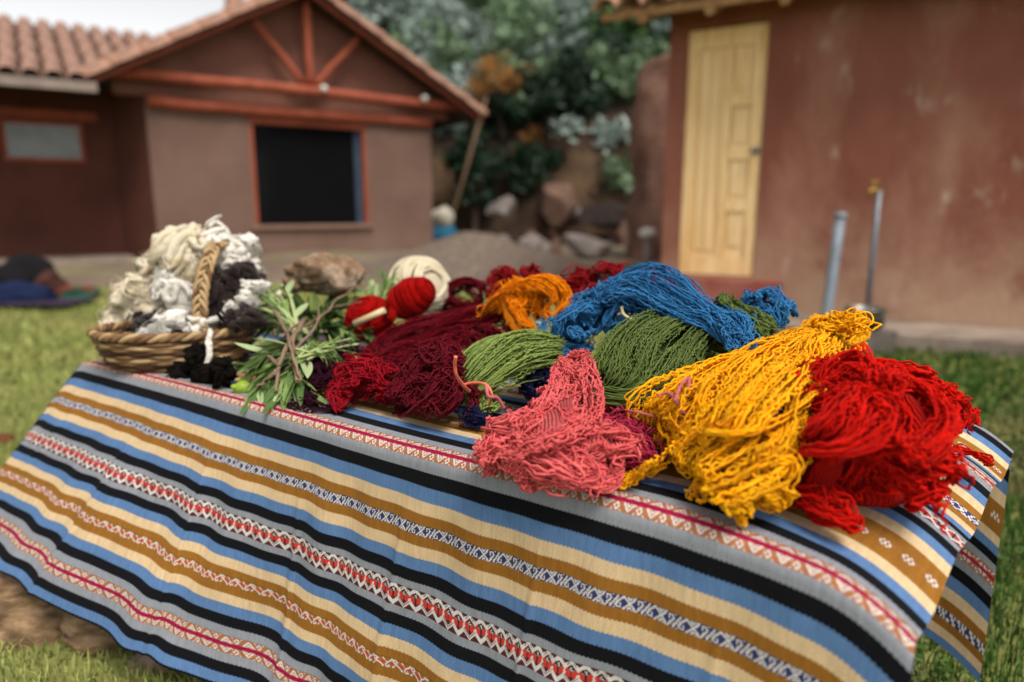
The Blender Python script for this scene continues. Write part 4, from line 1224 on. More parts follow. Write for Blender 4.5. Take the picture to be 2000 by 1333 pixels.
# ------------------------------------------------------------------ basket with fleece
M_straw = mat('straw', '#745639', '#5a402a', 30, .85, .4, 200, c3='#8f7350', scale3=12)
M_straw2 = mat('straw_dark', '#4a3323', '#35261a', 30, .85, .4, 200)
M_straw3 = mat('straw_pale', '#b49872', '#967a56', 30, .85, .4, 200)
BC = np.array((-0.7613, 1.5267, 0.655))
bxv = np.array([1.0, 0.2, 0]) / math.hypot(1, .2); byv = np.array([-bxv[1], bxv[0], 0])
RX, RY = .172, .125
basket = thing('woven_basket', 'woven straw basket with a braided arched handle, full of raw fleece', 'basket', (BC[0], BC[1], TABLE_Z + .006))
def bring(th, k, z):
    th = np.asarray(th); k = np.asarray(k)
    return BC[None] * [1, 1, 0] + (RX * k * np.cos(th))[:, None] * bxv + (RY * k * np.sin(th))[:, None] * byv + (np.zeros(len(th)) + z)[:, None] * np.array([0, 0, 1.0])
zb, zr = TABLE_Z + .012, .655
nst = 22
th = np.linspace(0, 2 * PI, 177)
for k in range(10):
    f = k / 9
    kk = .80 + .17 * f ** .7 + .022 * np.sin(th * nst / 2 + PI * k)
    MB().tube(bring(th, kk, zb + (zr - .008 - zb) * f + .0012 * np.sin(th * 5 + k)), .0052, 5, False).build('weaver', (M_straw, M_straw2, M_straw, M_straw3)[k % 4], basket)
for j in range(nst):
    t = 2 * PI * j / nst
    ff = np.linspace(0, 1, 6)
    MB().tube(bring(np.full(6, t), .80 + .17 * ff ** .7, zb + (zr - zb) * ff), .0036, 5).build('stake', M_straw2, basket)
for j in range(3):
    ph = 2 * PI * j / 3
    P = bring(th, .985 + .022 * np.cos(th * 17 + ph), zr + .005 * np.sin(th * 17 + ph))
    MB().tube(P, .0062, 6, False).build('rim_strand', (M_straw, M_straw3, M_straw)[j], basket)
MB().blob((BC[0], BC[1], zb + .003), (RX * .78, RY * .78, .008), 2, .03, 2, 3, rotz=math.atan2(bxv[1], bxv[0])).build('base', M_straw2, basket)
hf, hb = np.array((-0.6775, 1.4616, 0.655)), np.array((-0.6887, 1.7608, 0.655))
mid = (hf + hb) / 2
arch = spline(np.array([hf, hf * .93 + hb * .07 + [0, 0, .09], hf * .7 + hb * .3 + [0, 0, .165], mid * 1.0 + [0, 0, .185], hf * .3 + hb * .7 + [0, 0, .15], hb * .95 + hf * .05 + [0, 0, .07], hb]), 90)
ad = norm(np.gradient(arch, axis=0)); an = norm(np.cross(ad, np.cross(hb - hf, [0, 0, 1.0])[None])); aw = np.cross(ad, an)
hroot = bpy.data.objects.new('handle', None); C.objects.link(hroot); hroot.parent = basket; hroot.location = tuple(hf - base_of(basket))
s = np.linspace(0, 1, 90)
for j in range(5):
    ph = 2 * PI * j / 5
    P = arch + (.0135 * np.sin(s * 38 + ph))[:, None] * aw + (.0045 * np.sin(2 * (s * 38 + ph)))[:, None] * an
    MB().tube(P, .0046, 5).build('strand', (M_straw3, M_straw3, M_straw, M_straw3, M_straw3)[j], hroot)

M_wool = mat('raw_fleece', '#d9cfbb', '#c9bc9f', 25, 1.0, .5, 130, c3='#b39a6c', scale3=11, sheen=.1, attr='rnd', attr_amt=.12, spec=.05, transl=.15)
M_wool2 = mat('white_fleece', '#e4e0d8', '#d6d0c6', 25, 1.0, .5, 130, sheen=.1, attr='rnd', attr_amt=.12, spec=.05, transl=.15)
M_dark = mat('brown_fleece', '#2b1f1d', '#1f1615', 25, 1.0, .5, 130, sheen=.1, attr='rnd', attr_amt=.3, spec=.05)
M_black = mat('black_fleece', '#16120f', '#0e0b0a', 25, 1.0, .5, 130, attr='rnd', attr_amt=.3, spec=.05)
def fleece(name, label, m, blobs, n, r, seed, M=34, cr=(.004, .03), core=.86, turn=1.3, cat='fleece', group=None, extra=()):
    g = R_(seed)
    P = [tangle(g, blobs, int(n * .9), int(M / 1.3) + 1, turn, .9, cr, .78, (.008, 34), seed, .25, .006, -.6, 2, .008)] + list(extra)
    Vs, Qs, off, As = [], [], 0, []
    for p in P:
        nn, MM, _ = p.shape
        x = np.linspace(0, 1, MM)[None]
        Rr = r * g.uniform(.55, 1.25, (nn, 1)) * (np.sin(PI * np.clip(x, .04, .96)) ** .6) * (1 + .25 * np.sin(x * 22 + g.uniform(0, 6, (nn, 1))))
        V, Q = tube_arrays(TF(p), Rr, 5)
        Vs.append(V); Qs.append(Q + off); off += len(V); As.append(np.repeat(g.uniform(0, 1, nn), MM * 5))
    # soft lumpy body under the curls
    base = TF(np.array([blobs[0][0], blobs[0][1], max(min(q[2] - q[5] for q in blobs), .004)]))
    root = thing(name, label, cat, tuple(base), group)
    o = link('curls', mesh_arrays('curls', np.concatenate(Vs) - base, np.concatenate(Qs), np.concatenate(As)), m, root); o['kind'] = 'stuff'
    for j, (a, b, z, ra, rb_, rz) in enumerate(blobs):
        mb = MB().blob((a, b, z), (ra * core, rb_ * core, rz * core), 4, .16, 3.2, seed + j, 3)
        Vb = TF(np.concatenate(mb.v))
        me = bpy.data.meshes.new('body'); me.from_pydata((Vb - base).tolist(), [], mb.f); me.polygons.foreach_set('use_smooth', np.ones(len(mb.f), bool)); me.update()
        at = me.attributes.new('rnd', 'FLOAT', 'POINT'); at.data.foreach_set('value', np.full(len(Vb), .5, np.float32))
        link('body', me, m, root)
    fz = tangle(g, blobs, 70, 11, .9, .8, (0, 1), .95, (.01, 34), seed + 5, .9, .006, -.6, 1)          # fine flyaway fibres
    V, Q = tube_arrays(TF(fz), np.full(fz.shape[:2], .0004), 3)
    o = link('stray_fibres', mesh_arrays('stray', V - base, Q, np.full(len(V), .5)), m, root); o['kind'] = 'stuff'
    return root
fleece('fleece_tuft', 'largest cream fleece tuft on top of the basket, yellowed in the middle', M_wool, [(0.131, 0.2, 0.23, 0.088, 0.071, 0.071), (0.061, 0.2, 0.25, 0.047, 0.047, 0.041)], 55, .011, 201, group='raw fleece in the basket')
fleece('fleece_tuft', 'white curly fleece tuft behind the top of the basket handle', M_wool2, [(0.194, 0.26, 0.246, 0.059, 0.053, 0.04), (0.244, 0.27, 0.214, 0.031, 0.035, 0.026)], 50, .010, 202, group='raw fleece in the basket')
fleece('fleece_tuft', 'small cream fleece tuft jutting out between the top tuft and the drooping one', M_wool, [(0.024, 0.17, 0.197, 0.04, 0.041, 0.028)], 26, .009, 203, group='raw fleece in the basket')
fleece('fleece_tuft', 'white fleece tuft filling the basket just left of the handle', M_wool2, [(0.138, 0.17, 0.147, 0.061, 0.059, 0.068), (0.151, 0.2, 0.18, 0.041, 0.047, 0.035)], 60, .009, 204, group='raw fleece in the basket')
fleece('fleece_tuft', 'cream fleece tuft drooping over the outer rim of the basket', M_wool, [(0.034, 0.11, 0.141, 0.053, 0.047, 0.045), (-0.007, 0.09, 0.077, 0.041, 0.041, 0.038), (0.005, 0.07, 0.055, 0.034, 0.03, 0.03), (0.07, 0.13, 0.106, 0.035, 0.041, 0.04)], 60, .010, 205, group='raw fleece in the basket')
fleece('fleece_tuft', 'small white fleece wisp lying inside the front rim of the basket', M_wool2, [(0.22, 0.11, 0.095, 0.053, 0.035, 0.014), (0.304, 0.1, 0.09, 0.029, 0.035, 0.017)], 26, .007, 206, group='raw fleece in the basket')
fleece('fleece_tuft', 'white fleece puff hanging on the front rim among black locks', M_wool2, [(0.212, 0.05, 0.061, 0.028, 0.024, 0.026), (0.244, 0.06, 0.084, 0.017, 0.017, 0.014)], 24, .007, 207, group='raw fleece in the basket')
fleece('fleece_tuft', 'white fleece wisps poking out between the brown fleece and the plant stalks', M_wool2, [(0.345, 0.2, 0.142, 0.017, 0.018, 0.012), (0.335, 0.23, 0.174, 0.014, 0.015, 0.01), (0.327, 0.19, 0.123, 0.013, 0.015, 0.01)], 26, .006, 211, group='raw fleece in the basket')
fleece('brown_fleece', 'dark brown fleece locks twisted behind the basket handle', M_dark, [(0.277, 0.19, 0.14, 0.036, 0.04, 0.05), (0.279, 0.22, 0.191, 0.045, 0.04, 0.03), (0.3, 0.26, 0.189, 0.03, 0.03, 0.016), (0.396, 0.16, 0.11, 0.04, 0.035, 0.02)], 70, .009, 208, cat='fleece')
fleece('brown_fleece', 'dark brown fleece lining the front of the basket under the white wisps', M_dark, [(0.152, 0.12, 0.078, 0.09, 0.05, 0.018), (0.044, 0.1, 0.045, 0.04, 0.03, 0.018)], 60, .008, 209)
MM0 = 40
def lock(paths, seed, n=5, rad=.006):
    g = R_(seed); o = []
    for p in paths:
        c = spline(p, MM0)
        o.append(c[None] + smooth_noise(g, n, MM0, rad, (1.5, 3)))
    return np.concatenate(o)
fleece('black_fleece', 'black twisted fleece locks hanging over the front of the basket', M_black, [(0.348, 0.02, -0.011, 0.018, 0.016, 0.016), (0.441, 0.03, 0.019, 0.036, 0.02, 0.018), (0.388, 0.045, 0.038, 0.02, 0.018, 0.026), (0.503, 0.035, 0.037, 0.026, 0.018, 0.018), (0.28, 0.05, 0.032, 0.014, 0.014, 0.02), (0.056, 0.07, 0.046, 0.024, 0.02, 0.022)], 110, .007, 210,
       extra=[lock([[(0.06, 0.075, 0.057), (0.163, 0.055, 0.029), (0.276, 0.04, 0.02), (0.335, 0.02, -0.016)], [(0.27, 0.06, 0.087), (0.289, 0.05, 0.045), (0.33, 0.035, 0.014), (0.36, 0.02, -0.012)], [(0.265, 0.045, 0.014), (0.384, 0.035, 0.026), (0.465, 0.025, 0.023)]], 5, 6, .005)])
g = R_(9)
P = lock([[(0.424, 0.06, 0.107), (0.426, 0.052, 0.08), (0.433, 0.045, 0.052), (0.419, 0.04, 0.028)]], 7, 7, .003)
V, Q = tube_arrays(TF(P), .0045 * np.sin(PI * np.linspace(.1, .9, MM0))[None] ** .5 + np.zeros((7, 1)), 6)
bs_ = TF(np.array((0.427, 0.045, 0.052)))
tag(link('white_lock', mesh_arrays('white_lock', V - bs_, Q, np.full(len(V), .6)), M_wool2, None, tuple(bs_)), 'thin white fleece lock dangling down the front of the basket', 'fleece')

# ------------------------------------------------------------------ dye plants
M_leafs = [mat('leaf_a', '#8aa35c', '#718a48', 30, .7, attr=None, spec=.3, transl=.25), mat('leaf_b', '#607d42', '#4d6835', 30, .7, spec=.3, transl=.25), mat('leaf_c', '#b3c493', '#9aae78', 30, .7, spec=.3, transl=.25), mat('leaf_d', '#3d5530', '#314627', 30, .7, spec=.3, transl=.2)]
M_stem = mat('green_stem', '#a9b47e', '#949f68', 20, .75)
M_twig = mat('dry_twig', '#8a7360', '#6f5a49', 25, .9, .4, 160)
M_bone = mat('pale_stem', '#d9d6c4', '#c0c09a', 20, .7)
M_bud = mat('bud', '#b9ad78', '#9a9160', 40, .8)
def leaf_mesh(wid, bend, fold, n=6):
    V, F = [], []
    for i in range(n + 1):
        x = i / n
        w = wid * (math.sin(PI * min(max(x * .97 + .03, 0), 1)) ** .75) * (1 - .25 * x)
        z = bend * x * x
        V += [(x, -w, z + fold * w), (x, 0, z), (x, w, z + fold * w)]
    for i in range(n):
        k = i * 3
        F += [(k, k + 3, k + 4, k + 1), (k + 1, k + 4, k + 5, k + 2)]
    me = bpy.data.meshes.new('leaf'); me.from_pydata(V, [], F); me.polygons.foreach_set('use_smooth', np.ones(len(F), bool)); me.update()
    return me
leaf_me = [[leaf_mesh(w, b, f) for w, b, f in ((.13, -.25, .5), (.10, .15, .4), (.17, -.1, .3), (.085, -.4, .5))] for _ in M_leafs]
from mathutils import Matrix
def put_leaf(parent, pos, d, L, g, mi, kind=None, roll=None):
    k = g.randint(4) if kind is None else kind
    x = Vector(d).normalized()
    up = Vector((g.normal(0, .5), g.normal(0, .5), 1)) if roll is None else Vector(roll)
    y = up.cross(x).normalized(); z = x.cross(y)
    M4 = (Matrix((x, y, z)).transposed() * L).to_4x4()
    M4.translation = Vector(tuple(np.asarray(pos) - base_of(parent)))
    me = leaf_me[mi][k]
    o = link('leaf', me, M_leafs[mi], parent)
    o.matrix_local = M4
    return o
def herb(name, label, root_px, stems, seed, nleaf, L, mats, cat='herb bunch', group='dye plants beside the basket', stem_m=M_stem, sr=.0022, tip=None, lean=.5):
    """stems: list of polylines in table coordinates; leaves sit along them, pointing outwards and forward"""
    g = R_(seed)
    b = TF(np.array(root_px))
    root = thing(name, label, cat, tuple(b), group)
    for p in stems:
        c = TF(spline(np.array(p), 24))
        MB().tube(c, np.linspace(sr * 1.2, sr * .6, 24), 6).build('stem', stem_m, root)
        d = norm(np.gradient(c, axis=0))
        for k in range(nleaf):
            i = int(g.uniform(.15, 1) * 23)
            dd = d[i] + norm(g.normal(size=3)) * g.uniform(.4, 1.1) * lean
            put_leaf(root, c[i], dd, L * g.uniform(.6, 1.25), g, mats[g.randint(len(mats))])
        if tip:
            MB().blob(c[-1], (tip[0],) * 3, 2, .15, 3, seed).build('tip', tip[1], root)
    return root
g0 = R_(44)
def fan(src, dst_list, sag=.01):
    o = []
    for q in dst_list:
        a, b = np.array(src) + g0.normal(0, .008, 3), np.array(q)
        m = (a + b) / 2 + g0.normal(0, .008, 3) + [0, 0, sag]
        o.append([a, m, b])
    return o
herb('long_leaf_herb', 'herb bunch with long narrow green leaves hanging to the front edge beside the lime', (0.487, 0.191, 0.01),
     fan((0.637, 0.117, 0.075), [(0.637, 0.009, 0.012), (0.599, 0.06, 0.03), (0.691, 0.013, 0.01), (0.536, 0.07, 0.045), (0.712, 0.025, 0.02), (0.575, 0.074, 0.07), (0.724, 0.055, 0.02), (0.53, 0.061, 0.02), (0.689, 0.027, 0.04), (0.717, 0.045, 0.045)]), 301, 20, .068, [0, 0, 1, 2, 1])
herb('grey_stem_herb', 'herb bunch with pale stalks and white cut ends pointing at the brown fleece', (0.078, 0.477, 0.02),
     fan((0.567, 0.174, 0.1), [(0.173, 0.3, 0.14), (0.2, 0.32, 0.159), (0.273, 0.28, 0.118), (0.238, 0.33, 0.154), (0.288, 0.33, 0.145), (0.289, 0.24, 0.111), (0.322, 0.28, 0.109), (0.23, 0.26, 0.116), (0.258, 0.3, 0.146), (0.269, 0.36, 0.16), (0.346, 0.22, 0.101), (0.183, 0.31, 0.159)]), 302, 10, .058, [0, 2, 1, 2], sr=.0042, tip=(.0095, M_bone))
herb('feathery_herb', 'small feathery green sprig lying on the plum yarn', (0.583, 0.224, 0.05),
     fan((0.694, 0.072, 0.08), [(0.696, 0.209, 0.085), (0.719, 0.174, 0.075), (0.693, 0.159, 0.1), (0.714, 0.114, 0.075), (0.681, 0.119, 0.09), (0.677, 0.213, 0.095), (0.713, 0.141, 0.075)]), 303, 14, .026, [0, 2, 0], sr=.0022, lean=1.0)
herb('spiky_herb', 'leafy green sprig sticking up behind the red spindles', (0.491, 0.46, 0.114),
     fan((0.528, 0.44, 0.107), [(0.467, 0.5, 0.198), (0.386, 0.5, 0.141), (0.542, 0.5, 0.196), (0.404, 0.52, 0.167), (0.534, 0.48, 0.166), (0.409, 0.46, 0.121), (0.483, 0.46, 0.139)]), 304, 11, .046, [0, 2, 1, 1], sr=.003)
herb('dark_leaf_herb', 'mass of dark green leaves under the brown root', (0.047, 0.639, 0.01),
     fan((0.355, 0.387, 0.06), [(0.271, 0.33, 0.086), (0.289, 0.38, 0.107), (0.382, 0.4, 0.112), (0.452, 0.42, 0.116), (0.376, 0.28, 0.077), (0.479, 0.33, 0.08), (0.52, 0.34, 0.071), (0.353, 0.36, 0.102), (0.484, 0.28, 0.064), (0.364, 0.22, 0.084), (0.454, 0.18, 0.065), (0.355, 0.44, 0.119), (0.533, 0.36, 0.081), (0.558, 0.32, 0.06), (0.441, 0.38, 0.101), (0.566, 0.36, 0.072), (0.275, 0.36, 0.108), (0.301, 0.28, 0.101)]), 305, 20, .066, [1, 3, 1, 3, 0])
def twig(label, segs, seed, rad=.0032):
    g = R_(seed); c0 = TF(np.array(segs[0][0]))
    root = thing('dry_twig', label, 'twig', tuple(c0), 'dry twigs among the dye plants')
    for j, p in enumerate(segs):
        P = TF(spline(np.array(p), 30)) + smooth_noise(g, 1, 30, .0015, (2, 5))[0]
        MB().tube(P, np.linspace(rad, rad * .55, 30) * (1 if j == 0 else .75), 6).build('branch', M_twig, root)
    return root
twig('forked brown twig curving up to the root from the plant bunch', [[(0.659, 0.076, 0.075), (0.538, 0.239, 0.11), (0.481, 0.34, 0.139), (0.499, 0.38, 0.167), (0.521, 0.4, 0.176)], [(0.465, 0.33, 0.125), (0.484, 0.36, 0.129), (0.534, 0.37, 0.14)], [(0.538, 0.239, 0.11), (0.427, 0.34, 0.135)]], 1)
twig('straight pale twig lying down the middle of the plant bunch', [[(0.314, 0.28, 0.131), (0.582, 0.12, 0.12), (0.701, 0.049, 0.085), (0.736, 0.034, 0.05)], [(0.625, 0.093, 0.118), (0.513, 0.232, 0.12)]], 2, .0042)
twig('gnarled grey twig at the foot of the plant bunch', [[(0.537, 0.206, 0.12), (0.653, 0.07, 0.095), (0.674, 0.035, 0.065), (0.695, 0.011, 0.03)], [(0.667, 0.044, 0.07), (0.554, 0.089, 0.07), (0.474, 0.135, 0.08)], [(0.658, 0.048, 0.075), (0.605, 0.131, 0.1)], [(0.671, 0.034, 0.06), (0.637, 0.015, 0.03)]], 3, .0055)
twig('thin bent twig rising beside the straight pale one', [[(0.73, 0.03, 0.05), (0.662, 0.077, 0.085), (0.604, 0.133, 0.11), (0.464, 0.3, 0.104)]], 4, .0038)

# ------------------------------------------------------------------ root, lime, spindles, white ball
M_root = mat('dry_root', '#8d745c', '#5f4836', 26, .95, .7, 90, c3='#b5a28d', scale3=17)
rt = MB(); rc = TF(np.array((0.365, 0.42, 0.195)))
rt.blob(rc, (.092, .06, .050), 5, .13, 3.0, 5, 4, rotz=.1)
rt.blob(rc + [-.075, -.02, -.018], (.03, .03, .026), 4, .2, 3.5, 6, 3)
rt.blob(rc + [.05, -.03, -.01], (.045, .035, .034), 4, .2, 3.5, 9, 3)
rt.blob(rc + [-.04, -.035, .012], (.04, .03, .028), 4, .2, 3.5, 12, 3)
tag(rt.build('dry_root', M_root, None, tuple(rc - [0, 0, .05])), 'lumpy dry brown root resting on the dye plants', 'root')
M_lime = mat('lime_skin', '#8aa22f', '#6f8a24', 20, .5, .3, 120, spec=.4)
lm = MB(); lc = TF(np.array((0.568, 0.028, 0.014)))
lm.blob(lc, (.017, .016, .0145), 3, .04, 2.5, 3); lm.blob(lc + [-.011, -.009, .004], (.0075, .0065, .0065), 2, .1, 3, 4)
tag(lm.build('lime', M_lime, None, tuple(lc - [0, 0, .013])), 'small yellow green lime lying in front of the plant bunch', 'fruit')
Y_spin = yarn_mat('yarn_spindle_red', '#b3100c', '#9a0a08', .3)
M_stick = mat('peeled_stick', '#d6bf98', '#c2a97e', 20, .7)
def wound(name, label, c, axis, ra, rr, n, seed, m, r=.0017, tilt=.5, turns=6.28, cat='yarn spindle', group=None, rough=0.0, sub=.0):
    """ball of thread: strands circling an axis over an ellipsoid"""
    g = R_(seed)
    ax = norm(np.array(axis, float)); u = norm(np.cross(ax, [0.1, 0.2, 1.0])); w = np.cross(ax, u)
    M = 44
    x = np.linspace(0, turns, M)[None]
    h0 = g.uniform(-.93, .93, (n, 1)); dt = g.uniform(-tilt, tilt, (n, 1))
    hh = np.clip(h0 + dt * np.sin(x + g.uniform(0, 6.28, (n, 1))) * (1 - h0 ** 2), -.985, .985)
    rad = np.sqrt(1 - hh ** 2) * rr * (1 + g.uniform(-.04, .05, (n, 1)) + sub * np.sin(hh * 9))
    an_ = x + g.uniform(0, 6.28, (n, 1))
    P = np.asarray(c) + (hh * ra)[..., None] * ax + (rad * np.cos(an_))[..., None] * u + (rad * np.sin(an_))[..., None] * w
    P = P + smooth_noise(g, n, M, rough, (2, 4))
    V, Q = tube_arrays(P, np.full((n, M), r) * g.uniform(.8, 1.2, (n, 1)), 3)
    base = np.asarray(c) - [0, 0, rr]
    root = thing(name, label, cat, tuple(base), group)
    o = link('wound_thread', mesh_arrays(name, V - base, Q, np.repeat(g.uniform(.2, .8, n), M * 3)), m, root); o['kind'] = 'stuff'
    mb = MB(); Vi, Fi = ico(3)
    mb.add(np.asarray(c) + (Vi[:, 0:1] * ra * .95) * ax + (Vi[:, 1:2] * rr * .95) * u + (Vi[:, 2:3] * rr * .95) * w, Fi, True)
    mb.build('inner_mass', m, root)
    return root
s1 = TF(np.array((0.529, 0.4, 0.097))); s2 = TF(np.array((0.645, 0.42, 0.152)))
sp1 = wound('yarn_spindle', 'fat ball of scarlet yarn pierced by a pale peeled stick', s1, (.25, .5, -.85), .05, .056, 110, 11, Y_spin, tilt=.45)
st0, st1 = TF(np.array((0.558, 0.325, 0.097))), TF(np.array((0.621, 0.36, 0.129)))
MB().tube(np.array([st0, (st0 + st1) / 2, st1]), .0072, 8).build('stick', M_stick, sp1)
sp2 = wound('yarn_spindle', 'scarlet yarn wound in an oblong cop beside the round ball', s2, np.array(TF(np.array((0.693, 0.44, 0.179)))) - TF(np.array((0.592, 0.41, 0.121))), .062, .042, 130, 12, Y_spin, tilt=.06, sub=.03)
thr = [(0.634, 0.36, 0.126), (0.646, 0.37, 0.091), (0.676, 0.38, 0.102), (0.723, 0.37, 0.098)]
MB().tube(TF(spline(np.array(thr), 30)), .0026, 5).build('thread_end', Y_spin, sp2)
neck = np.linspace(0, 1, 40)
MB().tube(TF(spline(np.array([(0.598, 0.4, 0.142), (0.627, 0.38, 0.127), (0.635, 0.365, 0.111), (0.623, 0.39, 0.119)]), 40)), .010, 7).build('thread_end', Y_spin, sp2)
M_ball = mat('cream_wool', '#d3c8b0', '#c2b598', 20, .95, .5, 120, sheen=.05, attr='rnd', attr_amt=.08, spec=.05, transl=.1)
wb_ = TF(np.array((0.541, 0.56, 0.152)))
wound('cream_wool_ball', 'large smooth cream white wool ball behind the red spindles', wb_, (.6, -.5, .35), .066, .078, 60, 13, M_ball, .0075, .25, cat='wool ball', rough=.002)

# ------------------------------------------------------------------ things beside the shed
M_pvc = mat('grey_pvc', '#7d8792', '#6b7580', 10, .5, spec=.4)
M_pipe = mat('galvanised', '#7a8088', '#666c74', 14, .45, metal=.5)
M_brass = mat('brass', '#a07f45', '#82642f', 14, .4, metal=.8)
M_block = mat('grey_block', '#6f665f', '#5b534d', 12, .95, .5, 60)
p0, p1 = np.array((2.2764, 4.9, 0.145)), np.array((2.3906, 5.05, 0.8534))
p0[2] = .06
pv = thing('drain_pipe', 'thick grey plastic pipe leaning against the shed wall', 'pipe', tuple(p0))
MB().tube(np.array([p0, p0 * .9 + p1 * .1, p0 * .3 + p1 * .7, p1]), .038, 14).build('tube', M_pvc, pv)
pd = norm(p1 - p0)
MB().tube(np.array([p1 - pd * .005, p1 + pd * .04]), .043, 14).build('collar', M_pvc, pv)
q0, q1 = np.array((2.659, 5, 0.221)), np.array((2.5978, 5, 1.056)); q1[0] = q0[0] = (q0[0] + q1[0]) / 2; q0[2] = .05
tp = thing('standpipe', 'thin steel standpipe with a brass tap in front of the shed wall', 'standpipe', tuple(q0))
MB().tube(np.array([q0, q0 * .5 + q1 * .5, q1]), .02, 10).build('pipe', M_pipe, tp)
tb = MB(); tb.tube(np.array([q1 + [.02, 0, -.0], q1 + [-.03, -.01, .0], q1 + [-.075, -.02, 0], q1 + [-.085, -.02, -.05]]), .014, 8); tb.tube(np.array([q1 + [-.05, -.015, 0], q1 + [-.05, -.015, .06]]), .009, 8)
tb.build('tap', M_brass, tp)
MB().box(-.035, .035, -.008, .008, .055, .07, lambda c: c + q1 + [-.05, -.015, 0]).build('handle', M_brass, tp)
pc = np.array((2.3672, 4.5341, 0.14))
bk = MB(); bk.box(pc[0] - .15, pc[0] + .15, pc[1] - .14, pc[1] + .14, -.03, .135, None, .01, 3)
tag(bk.build('stone_block', M_block, None, (pc[0], pc[1], 0)), 'rough grey block under the metal pot by the standpipe', 'block')
pot = thing('metal_pot', 'battered steel cooking pot with a sooty bottom on a block by the standpipe', 'pot', tuple(pc))
def lathe(prof, c, n=28):
    V, F = [], []
    for r, z in prof:
        for k in range(n):
            t = 2 * PI * k / n; V.append((c[0] + r * math.cos(t), c[1] + r * math.sin(t), c[2] + z))
    for j in range(len(prof) - 1):
        for k in range(n):
            F.append((j * n + k, j * n + (k + 1) % n, (j + 1) * n + (k + 1) % n, (j + 1) * n + k))
    return MB().add(np.array(V), F, True)
lathe([(.001, .004), (.10, .004), (.118, .02), (.124, .07)], pc).build('sooty_base', mat('soot', '#191614', '#24201d', 20, .8), pot)
lathe([(.124, .0701), (.126, .125), (.134, .128), (.134, .134), (.122, .133), (.118, .06), (.001, .05)], pc).build('body', M_metal, pot)
for sgn in (-1, 1):
    t = np.linspace(-.5, .5, 9)
    MB().tube(pc + np.stack([sgn * (.126 + .03 * np.cos(t * PI)), .1 * t, .1 + 0 * t], -1), .005, 6).build('handle', M_metal, pot)

# ------------------------------------------------------------------ behind the table: gravel, rocks, sack, post, pole
def rough_mound(name, label, cat, c, r, m, seed, amp=.12, sub=5, freq=2.5, octs=4, group=None, rotz=0):
    c = np.array(c, float); z0 = float(gz(c[0], c[1]))
    mb = MB(); mb.blob((c[0], c[1], z0), r, sub, amp, freq, seed, octs, rotz=rotz)
    return tag(mb.build(name, m, None, (c[0], c[1], z0)), label, cat, group)
M_gravel = mat('gravel', '#6d6056', '#574c44', 60, 1, .9, 45, c3='#85776a', scale3=20)
gc = np.array((-0.499, 8.894, 0.2))
mx_, my_ = np.meshgrid(np.linspace(-1.7, 1.7, 60), np.linspace(-1.3, 1.3, 46))
mr = np.hypot(mx_ / 1.55, my_ / 1.15)
mh = .55 * np.maximum(0, 1 - mr) ** 1.05 * (1 + .25 * np.clip(mx_, -.5, 0))
mh = np.minimum(mh, .48 - .04 * mr) + Field(19, 4.0, 6, 3).scalar(np.stack([mx_, my_, 0 * mx_], -1)) * .035 * np.clip(1.05 - mr, 0, .5) * 2 - .03 * (mr > 1)
gzc = float(gz(gc[0], gc[1]))
tag(link('gravel_pile', gridmesh('gravel_pile', mx_, my_, mh + (gz(mx_ + gc[0], my_ + gc[1]) - gzc) + .01), M_gravel, None, (gc[0], gc[1], gzc)), 'grey brown pile of sand and gravel between the two buildings', 'gravel pile')
M_rockg = mat('grey_rock', '#7d7470', '#615956', 8, .95, .7, 18, c3='#938a85', scale3=4)
M_rockb = mat('brown_rock', '#6a5145', '#4c3a31', 8, .95, .7, 18, c3='#7e6453', scale3=4)
M_clay = mat('clay_wall', '#76574a', '#624539', 5, .95, .7, 14, c3='#86685a', scale3=2)
def rock(u_c, r, m, label, seed, sub=3, lift=0.0):
    c = np.array(u_c, float); z0 = float(gz(c[0], c[1])) + lift
    mb = MB(); mb.blob((c[0], c[1], z0 + r[2] * .55), r, max(sub, 4) if sub > 2 else 3, .16, 2.2, seed, 3, smooth=False); mb.cut((c[0], c[1], z0 + r[2] * .55), r, 14, seed)
    return tag(mb.build('rock', m, None, (c[0], c[1], z0)), label, 'rock', 'rocks at the foot of the bank')
rock((1.1347, 10.1401, 0.25), (.42, .34, .27), M_rockg, 'largest pale grey boulder at the foot of the bank', 1, 4)
rock((-0.1893, 12.766, 0.5), (.3, .28, .26), M_rockg, 'rounded grey rock just above the gravel pile', 2, lift=.55)
rock((0.2933, 11.2502, 0.26), (.3, .26, .2), M_rockg, 'low grey rock beside the gravel pile', 3)
rock((0.643, 10.1401, 0.25), (.13, .12, .22), M_rockb, 'small upright reddish stone next to the largest boulder', 4)
rock((0.2929, 15.8056, 0.4), (.34, .22, .12), M_rockb, 'flat reddish slab of stone lying above the low grey rock', 5, lift=.3)
rock((1.9332, 12.676, 0.27), (.25, .3, .45), M_rockb, 'brown rock leaning on the bank right of the largest boulder', 6)
rock((0.9301, 13.3, 0.9662), (.55, .4, .5), M_rockb, 'big brown outcrop in the bank above the largest boulder', 7, 4, lift=.5)
rock((1.6754, 12.6, 0.7354), (.6, .4, .25), mat('dark_rock', '#2f2522', '#211a18', 8, .95, .6, 18), 'dark slanting ledge of rock between outcrop and boulder', 8, 4, lift=.35)
gk = np.random.RandomState(88)
